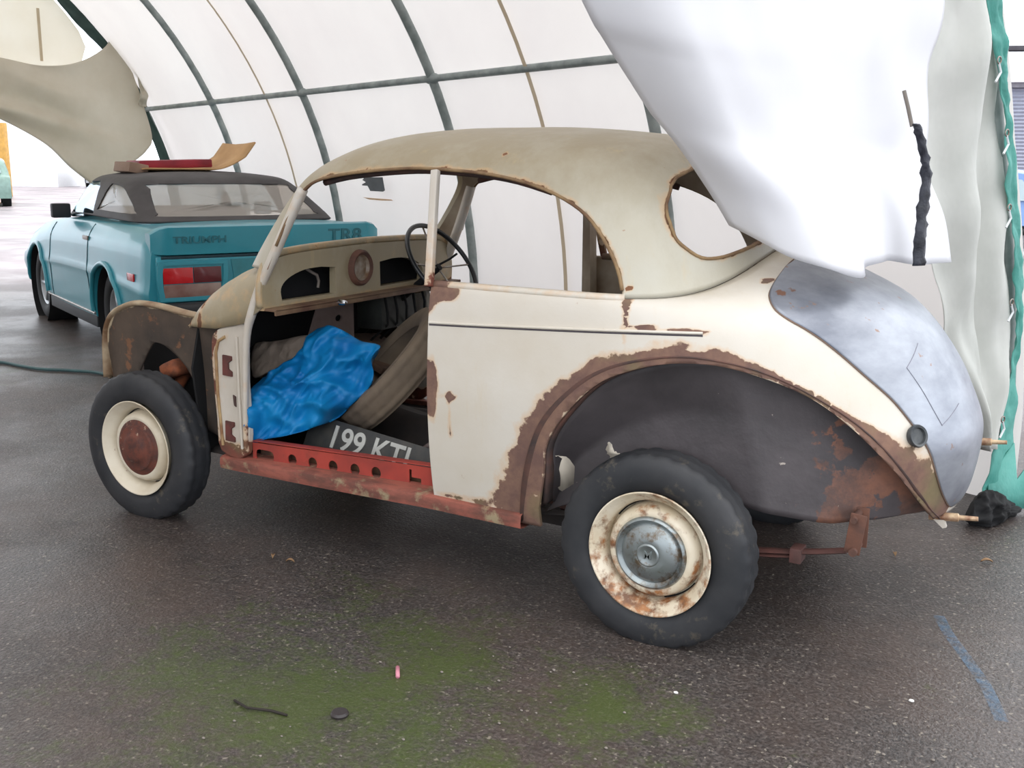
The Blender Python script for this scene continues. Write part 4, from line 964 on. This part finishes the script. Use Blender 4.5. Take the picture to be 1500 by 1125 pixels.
bm=bmesh.new(); bm.from_mesh(top_.data); bmesh.ops.remove_doubles(bm,verts=bm.verts,dist=1e-5); bmesh.ops.triangle_fill(bm,edges=[e for e in bm.edges if e.is_boundary and e.verts[0].co.z>1.15],use_beauty=True); bm.to_mesh(top_.data); bm.free(); top_.data.shade_smooth()
outward(top_,(.8,0,.9)); solid(top_,.012,-1)
rwp=smoothpoly([(.50,.985),(.57,1.0),(.56,1.06),(.52,1.16),(.45,1.19),(-.45,1.19),(-.52,1.16),(-.56,1.06),(-.57,1.0),(-.50,.985)],3)
qw=smoothpoly([(-.20,1.0),(.50,1.0),(.54,1.015),(.47,1.165),(.40,1.185),(.14,1.165),(-.08,1.085),(-.22,1.02)],3)
dw=[(.64,.965),(1.52,.945),(1.34,1.13),(1.26,1.185),(.82,1.20),(.72,1.16)]
wsp=[(-.58,.98),(.58,.98),(.50,1.18),(-.50,1.18)]
cc=[prism('c',rwp,0,-.7,.12)]
for s in (1,-1):
    cc+=[prism('c',qw,1,min(.4*s,1*s),max(.4*s,1*s)),prism('c',dw,1,min(.4*s,1*s),max(.4*s,1*s))]
cc.append(prism('c',wsp,0,1.15,2.3)); cut(top_,cc)
_H=cab(_U,_S,TAB=HT,tap=.06)
def hY(x,z):
    m=(_H[...,0]-x)**2+(_H[...,2]-z)**2; i=np.unravel_index(m.argmin(),m.shape); return float(_H[i][1])
def hX(y,z,front):
    m=(_H[...,1]-abs(y))**2+(_H[...,2]-z)**2+np.where((_H[...,0]>.9)!=front,9,0); i=np.unravel_index(m.argmin(),m.shape); return float(_H[i][0])
def pane(name,poly,kind,mat,s=1,fr=False):
    c=(sum(p[0] for p in poly)/len(poly),sum(p[1] for p in poly)/len(poly)); V=[];K=6
    for a,b in poly:
        for k in range(K+1):
            f=k/K*1.03; x=c[0]+(a-c[0])*f; z=c[1]+(b-c[1])*f
            V.append((x,(hY(x,z)-.008)*s,z) if kind=='side' else (hX(x,z,fr)+(-.008 if fr else .008),x,z))
    o=mesh_obj(name,V,grid_faces(len(poly),K+1,True),mat,g); bm=bmesh.new(); bm.from_mesh(o.data); bmesh.ops.remove_doubles(bm,verts=bm.verts,dist=1e-4); bm.to_mesh(o.data); bm.free(); o.data.shade_smooth(); return o
pane('rear_hood_window',rwp,'end',PANE)
for s in (1,-1):
    pane('quarter_window',qw,'side',PANE,s); pane('door_window',smoothpoly(dw,3)[:],'side',GLASS,s)
pane('windscreen',wsp,'end',GLASS,1,True)
for s in (1,-1):
    e=box('door_mirror',(1.22,.83*s,.965),(.07,.14,.11),BUMPER,g,None,.015)
box('seat_backs',(.85,0,.80),(.16,1.0,.40),simple('dark_seat_cloth',(40,40,42),.9),g,Matrix.Rotation(-.25,4,'Y'),.04)
# cardboard sheet and red case on the soft top
gm=Matrix.Translation((4.77,-2.40,0))@Matrix.Rotation(math.radians(-24.2),4,'Z')@Matrix.Scale(1.04,4)
V=[];n_=40
for i in range(n_+1):
    t=i/n_; y=.40-.86*t
    z=1.285+ (.16*max(0,(t-.62)/.38)**1.6)+.035*math.exp(-(t/.06)**2)*0
    if t>.9: z+=.05*((t-.9)/.1)
    for x in (.42,.62,.82,1.02,1.10): V.append(gm@Vector((x,y,z+.01*math.sin(x*6))))
cb=mesh_obj('cardboard_sheet',V,grid_faces(n_+1,5),CARD); solid(cb,.012,1); tag(cb,'curved brown cardboard sheet lying on the black soft top of the teal car','cardboard')
bm=bmesh.new(); box_bm(bm,(.72,.42,1.295),(.40,.14,.075),Matrix.Rotation(.2,4,'X'),.006); bm.transform(gm); fb=from_bm('cardboard_fold',bm,CARDD,None,True,30); fb.parent=cb
bm=bmesh.new(); box_bm(bm,(.74,.12,1.330),(.34,.56,.062),Matrix.Rotation(math.radians(-2),4,'X'),.012); bm.transform(gm); rc=from_bm('red_case',bm,REDC,None,True,30); tag(rc,'flat dark red case lying on the cardboard on the teal car roof','case')
# ------------------------------------------------------------------ ground
t=NT('wet_tarmac')
ag=t.ramp(t.noise(95,3,.6),.38,.64); ag2=t.noise(34,5,.7); lo_=t.noise(1.3,5,.6)
c=t.mix(ag,lin((42,40,40)),lin((100,93,90)))
c=t.mix(t.ramp(ag2,.4,.68),c,lin((56,49,46)))
c=t.mix(t.math('MULTIPLY',t.ramp(t.noise(62,2,.5),.63,.70),.75),c,lin((150,142,130)))
c=t.mix(t.math('MULTIPLY',t.ramp(lo_,.42,.66),.45),c,lin((88,72,64)))
c=t.mix(t.math('MULTIPLY',t.ramp(t.noise(7,7,.75),.50,.68),.5),c,lin((44,42,42)))
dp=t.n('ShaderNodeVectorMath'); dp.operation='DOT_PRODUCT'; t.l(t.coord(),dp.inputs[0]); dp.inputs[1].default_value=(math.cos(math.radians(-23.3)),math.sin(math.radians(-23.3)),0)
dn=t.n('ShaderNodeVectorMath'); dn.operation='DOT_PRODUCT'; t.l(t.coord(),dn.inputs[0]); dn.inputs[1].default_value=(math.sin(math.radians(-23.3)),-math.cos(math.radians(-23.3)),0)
daylit_yard=t.math('MAXIMUM',t.ramp(t.math('MULTIPLY',t.math('SUBTRACT',dp.outputs['Value'],9.0),.25),0,1),t.ramp(t.math('MULTIPLY',t.math('SUBTRACT',dn.outputs['Value'],2.2),.25),0,1))  # ground outside the tent coloured lighter to stand in for stronger daylight
c=t.mix(t.math('MULTIPLY',daylit_yard,.85),c,t.mix(t.ramp(t.noise(.6,5),.4,.6),lin((168,156,160)),lin((136,126,130))))
def blob(x,y,r,rz=1):
    m=t.n('ShaderNodeMapping'); m.vector_type='POINT'; m.inputs['Location'].default_value=(-x/r,-y/(r*rz),0); m.inputs['Scale'].default_value=(1/r,1/(r*rz),0); t.l(t.coord(),m.inputs[0])
    v=t.n('ShaderNodeVectorMath'); v.operation='LENGTH'; t.l(m.outputs[0],v.inputs[0]); return t.math('SUBTRACT',1.0,v.outputs['Value'],True)
b=t.math('MAXIMUM',t.math('MAXIMUM',blob(.62,1.40,1.05,.9),blob(.15,1.60,.8,.5)),t.math('MAXIMUM',t.math('MAXIMUM',blob(5.6,-.5,1.1,.6),blob(7.6,-1.0,1.2,1)),blob(-.05,1.1,.4,1)))
b=t.math('ADD',b,t.math('ADD',t.math('MULTIPLY',t.math('SUBTRACT',t.noise(3.0,7,.72,None,.6),.5),2.4),t.math('MULTIPLY',t.math('SUBTRACT',t.noise(38,4,.7),.5),1.3)))
c=t.mix(t.math('MULTIPLY',t.ramp(b,.35,.95),.75),c,lin((66,80,32)))
wet=t.ramp(t.noise(1.1,4,.6),.42,.6)
ro=t.mix(wet,(.50,.50,.50,1),(.32,.32,.32,1))
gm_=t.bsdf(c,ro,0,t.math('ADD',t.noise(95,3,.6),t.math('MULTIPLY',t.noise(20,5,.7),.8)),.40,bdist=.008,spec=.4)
V=[(-40,-90,0),(140,-90,0),(140,60,0),(-40,60,0)]
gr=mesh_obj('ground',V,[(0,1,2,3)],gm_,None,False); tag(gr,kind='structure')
# debris
def pebble(name,x,y,s,mat,label,cat,flat=.5,grp=None):
    bm=bmesh.new(); bmesh.ops.create_icosphere(bm,subdivisions=2,radius=1)
    for v in bm.verts:
        k=1+.22*noise.noise(v.co*1.7+Vector((x*9,y*9,0))); v.co=Vector((v.co.x*s*k+x,v.co.y*s*.7*k+y,(v.co.z*k+.9)*s*flat))
    o=from_bm(name,bm,mat); tag(o,label,cat,grp); return o
bm=bmesh.new(); tube_bm(bm,[(.512,1.250,.006),(.545,1.205,.006)],.006,10); o=from_bm('pink_stub',bm,simple('pink_plastic',(214,140,156),.5)); tag(o,'tiny pink plastic stub lying on the mossy tarmac','litter')
lathe('bottle_cap',[(0,0),(0,.022),(.006,.024),(.012,.020),(.012,0)],(.527,1.486,.0),(0,0,1),simple('dark_cap',(52,46,46),.5),None,24); tag(COL.objects['bottle_cap'],'small dark round cap on the tarmac near the bottom edge','cap')
WS_=simple('white_stone',(226,224,220),.6)
pebble('white_pebble',-.186,.928,.007,WS_,'small white chip on the tarmac just below the rear wheel','pebble')
pebble('white_pebble',-.751,.642,.008,WS_,'bright white chip on the tarmac towards the right foreground','pebble')
LF=simple('tan_leaf_brown',(150,118,86),.8)
def leaf(x,y,r,rot,label):
    V=[];n=10
    for k in range(n+1):
        f=k/n; w=math.sin(PI*f)**.8*r*.38
        for s in (-1,0,1):
            p=Vector(((f-.5)*r*2,s*w,.004+.006*abs(s)+.008*math.sin(PI*f))); p.rotate(Matrix.Rotation(rot,3,'Z')); V.append(p+Vector((x,y,0)))
    o=mesh_obj('dead_leaf',V,grid_faces(n+1,3),LF); solid(o,.0015,0); tag(o,label,'leaf')
leaf(-.829,-.562,.022,.5,'tan dead leaf on the tarmac right of the bumper iron'); leaf(-.525,-.455,.018,1.9,'tan dead leaf in the shadow under the tail')
leaf(1.338,.759,.016,.3,'tan dead leaf under the door opening, right of its neighbour'); leaf(1.421,.756,.016,2.2,'tan dead leaf under the door opening, left of its neighbour')
tw=tube('twig',[(.81,1.575,.005),(.75,1.59,.008),(.69,1.565,.005),(.64,1.56,.004)],.0035,simple('dark_twig',(44,38,32),.8),None,6); tag(tw,'thin dark twig on the moss near the bottom edge','twig')
random.seed(11)
GP=simple('grey_grit',(132,124,116),.8)
for i in range(70):
    x=random.uniform(-.9,.75); y=random.uniform(.9,1.75); s=random.uniform(.0025,.0055)
    o=pebble('grit_stone',x,y,s,GP,'tiny grey grit stone on the tarmac of the foreground','stone',.6,'loose grit in the foreground')
# chalk line
CH=NT('blue_chalk'); t=CH; bb=t.n('ShaderNodeBsdfPrincipled'); bb.inputs['Base Color'].default_value=lin((96,138,172)); bb.inputs['Roughness'].default_value=.8
tr=t.n('ShaderNodeBsdfTransparent'); mx=t.n('ShaderNodeMixShader'); t.l(t.math('MULTIPLY',t.ramp(t.noise(24,6,.75),.35,.70),.42),mx.inputs[0]); t.l(tr.outputs[0],mx.inputs[1]); t.l(bb.outputs[0],mx.inputs[2]); t.l(mx.outputs[0],t.out.inputs[0])
cp=smoothpoly([(-.74,.02),(-.786,.149),(-.85,.29),(-.909,.425),(-.95,.55),(-.972,.63)],5,False); V=[]
for i,(x,y) in enumerate(cp):
    for s in (-1,1): V.append((x+s*.017,y+s*.004,.0025))
ck=mesh_obj('chalk_mark',V,grid_faces(len(cp),2),t.m); tag(ck,'faint curved blue chalk line on the tarmac at lower right','chalk mark')
hs=tube('hose',smoothpoly([(6.2,-.55,.012),(5.8,-.85,.012),(5.541,-.99,.012),(5.3,-.985,.012),(5.097,-.989,.012),(4.9,-1.06,.012),(4.698,-1.111,.012),(4.4,-1.10,.012),(4.1,-1.25,.012)],5,False),.011,simple('blue_green_hose',(64,96,98),.5),None,8); tag(hs,'thin blue-green hose on the tarmac left of the front wheel','hose')
# ------------------------------------------------------------------ background left: yard beyond the tent
def wall(name,p0,p1,z0,z1,th,mat,kind=None):
    p0=Vector(p0);p1=Vector(p1); d=(p1-p0); L=d.length; a=math.atan2(d.y,d.x); c=(p0+p1)/2
    o=box(name,(c.x,c.y,(z0+z1)/2),(L,th,z1-z0),mat,None,Matrix.Rotation(a,4,'Z'),.01)
    return o
WH=simple('white_render_wall',(246,248,250),.7,var=.02)
o=box('white_building',(48.7,-33.1,2.5),(2.9,2.6,5.0),WH,None,Matrix.Rotation(math.radians(28),4,'Z'),.01); tag(o,'plain bright white building far beyond the open end of the tent','building')
yl=wall('yellow_panel_stack',(37.1,-21.1,0),(35.46,-21.97,0),0,2.75,.3,simple('yellow_ochre_panel',(206,158,76),.6)); tag(yl,'ochre yellow panel at the far left beside the white building','panel')
def small_car(name,loc,rz,paint,label,sc_=1.0,glass=None,hatch=True):
    e=empty(name,loc,rz); e.scale=(sc_,)*3; tag(e,label,'car')
    P=[(-2.0,.25),(-2.02,.55),(-1.95,.86),(-1.78,.98),(-1.35,1.40),(-.7,1.47),(.15,1.42),(.85,1.02),(1.6,.90),(1.95,.72),(2.02,.45),(1.98,.22)]
    pp=smoothpoly(P[:-1],4,False)+[P[-1]]; V=[];Ys=[-.84,-.80,-.68,-.4,0,.4,.68,.80,.84]
    for y in Ys:
        k=abs(y)/.84
        for x,z in pp:
            nar=max(0,(z-.9))*.30; yy=y*(1-nar); V.append((x*(1-.025*k**6),yy,.22+(z-.22)*(1-.05*k**6)))
    m=len(pp); b=mesh_obj('car_body',V,grid_faces(len(Ys),m,False,True)+[tuple(range(m)),tuple(range((len(Ys)-1)*m,len(Ys)*m))[::-1]],paint,e); outward(b,(0,0,.7))
    cc=[]
    for x in (-1.25,1.28):
        for s in (1,-1): cc.append(prism('c',[(x+.34*math.cos(a),.31+.34*math.sin(a)) for a in np.linspace(0,2*PI,28,endpoint=False)],1,min(.6*s,1.1*s),max(.6*s,1.1*s)))
    cut(b,cc); b.data.set_sharp_from_angle(angle=math.radians(35))
    gl=simple('car_glass_dark',(150,170,178),.08,0,var=.05,coat=1) if not glass else glass
    for s in (1,-1):
        f=lambda z:s*(.84*(1-max(0,z-.9)*.30)+.003)
        W=[(-1.35,1.0),(-1.15,1.30),(-.7,1.38),(.1,1.34),(.62,1.02)]
        o=mesh_obj('side_window',[(x,f(z),z) for x,z in W],[tuple(range(5))],gl,e,False); solid(o,.006,0)
        for x in (-1.25,1.28):
            oo=Vector((x,.74*s,.31)); w=lathe('wheel',[(-.05,.17),(.06,.20),(.065,.195),(.04,.17),(.03,.06),(.045,.05),(.045,0)],oo,(0,s,0),simple('silver_alloy',(196,198,202),.3,.7),e,32)
            tyre_mesh('tyre',oo,(0,s,0),w,BUMPER,R=.31,w=.09,ri=.20,seg=40)
            for k in range(7):
                a=2*PI*k/7; bm=bmesh.new(); tube_bm(bm,[oo+Vector((0,s*.04,0)),oo+Vector((math.cos(a)*.18,s*.055,math.sin(a)*.18))],.016,6); from_bm('wheel_spoke',bm,w.data.materials[0],w)
            lathe('wheel_well',[(0,.335),(.24,.335),(.24,0)],(x,.82*s,.31),(0,-s,0),BLACK,e,28)
    o=mesh_obj('rear_screen',[(-1.80,-.60,1.0),(-1.80,.60,1.0),(-1.43,.54,1.36),(-1.43,-.54,1.36)],[(0,1,2,3)],gl,e,False); solid(o,.02,0)
    o=mesh_obj('front_screen',[(.82,-.62,1.05),(.82,.62,1.05),(.20,.56,1.40),(.20,-.56,1.40)],[(0,1,2,3)],gl,e,False); solid(o,.02,0)
    return e
small_car('blue_hatchback',(1.257,-13.96,0),math.radians(12),simple('pale_blue_paint',(108,142,196),.25,.2,var=.05,coat=.6),'pale blue hatchback parked right of the tent, cut off by the photo edge')
small_car('green_white_car',(29.55,-16.82,0),math.radians(-33.5),simple('pale_green_paint',(120,150,140),.3,0,var=.1,coat=.4),'pale car seen far away at the left photo edge before the white building')
small_car('dark_grey_car',(45.0,-34.1,0),math.radians(-34),simple('dark_grey_paint',(70,78,88),.3,.2,var=.1,coat=.4),'dark grey car half hidden behind the beige drape, right of the white building')
# ------------------------------------------------------------------ background right: garage block
def bwall(name,D,x0,x1,z0,z1,th,mat):
    pass
gb_=empty('garage_building',(0,-23.5,0),math.radians(180+16)); tag(gb_,'white flat-roofed garage block with a grey roller shutter behind the blue hatchback','building')
wm=simple('white_fascia',(236,238,240),.6,var=.03); 
o=box('fascia',(0,0,3.72),(14,.5,.66),wm,gb_); o=box('roof_edge',(0,.05,4.12),(14.2,.7,.10),simple('dark_roof_edge',(74,72,78),.7),gb_)
box('wall_panel',(5.0,-.15,1.7),(3.6,.3,3.4),simple('grey_block_wall',(188,186,188),.8),gb_); box('wall_panel',(-5.2,-.15,1.7),(3.2,.3,3.4),simple('grey_block_wall',(188,186,188),.8),gb_)
box('lintel',(0,.0,3.34),(7.2,.34,.12),simple('grey_lintel',(132,130,138),.7),gb_)
V=[];nsl=40
for i in range(nsl*2+1):
    z=3.3*i/(nsl*2); d=.03 if i%2 else 0
    for x in (-3.6,3.4): V.append((x,.0-d,z))
o=mesh_obj('roller_shutter',V,grid_faces(nsl*2+1,2),simple('grey_shutter',(158,162,178),.5,.2,var=.05),gb_,False); solid(o,.01,0)
box('plinth',(0,-1.0,.05),(14,1.6,.1),simple('concrete_apron',(168,160,158),.9),gb_)
# ------------------------------------------------------------------ world, camera
w=bpy.data.worlds.new('overcast'); sc.world=w; w.use_nodes=True; nt=w.node_tree; nt.nodes.clear()
o=nt.nodes.new('ShaderNodeOutputWorld'); b=nt.nodes.new('ShaderNodeBackground'); tc=nt.nodes.new('ShaderNodeTexCoord'); sx=nt.nodes.new('ShaderNodeSeparateXYZ'); rp_=nt.nodes.new('ShaderNodeValToRGB')
nt.links.new(tc.outputs['Generated'],sx.inputs[0]); nt.links.new(sx.outputs['Z'],rp_.inputs[0])
rp_.color_ramp.elements[0].position=0.0; rp_.color_ramp.elements[0].color=(.80,.86,.95,1); rp_.color_ramp.elements[1].position=.8; rp_.color_ramp.elements[1].color=(1.0,1.0,1.0,1)
nt.links.new(rp_.outputs[0],b.inputs[0]); b.inputs[1].default_value=2.5; nt.links.new(b.outputs[0],o.inputs[0])
cam=bpy.data.cameras.new('camera'); co=bpy.data.objects.new('camera',cam); COL.objects.link(co)
cx,cy,cz,yaw,pitch,roll=-1.0423950,3.3842016,1.4034659,-1.0581403,-.2098259,.0131760
f=Vector((math.cos(pitch)*math.cos(yaw),math.cos(pitch)*math.sin(yaw),math.sin(pitch))); r=Vector((math.sin(yaw),-math.cos(yaw),0)); u=r.cross(f)
r2=r*math.cos(roll)+u*math.sin(roll); u2=-r*math.sin(roll)+u*math.cos(roll)
co.matrix_world=Matrix(((r2.x,u2.x,-f.x,cx),(r2.y,u2.y,-f.y,cy),(r2.z,u2.z,-f.z,cz),(0,0,0,1)))
cam.sensor_width=36; cam.lens=36*1500/1500; cam.clip_start=.05; cam.clip_end=500
sc.camera=co
sc.view_settings.view_transform='Standard'; sc.view_settings.look='None'; sc.view_settings.gamma=1; sc.view_settings.use_curve_mapping=False; sc.view_settings.exposure=.12
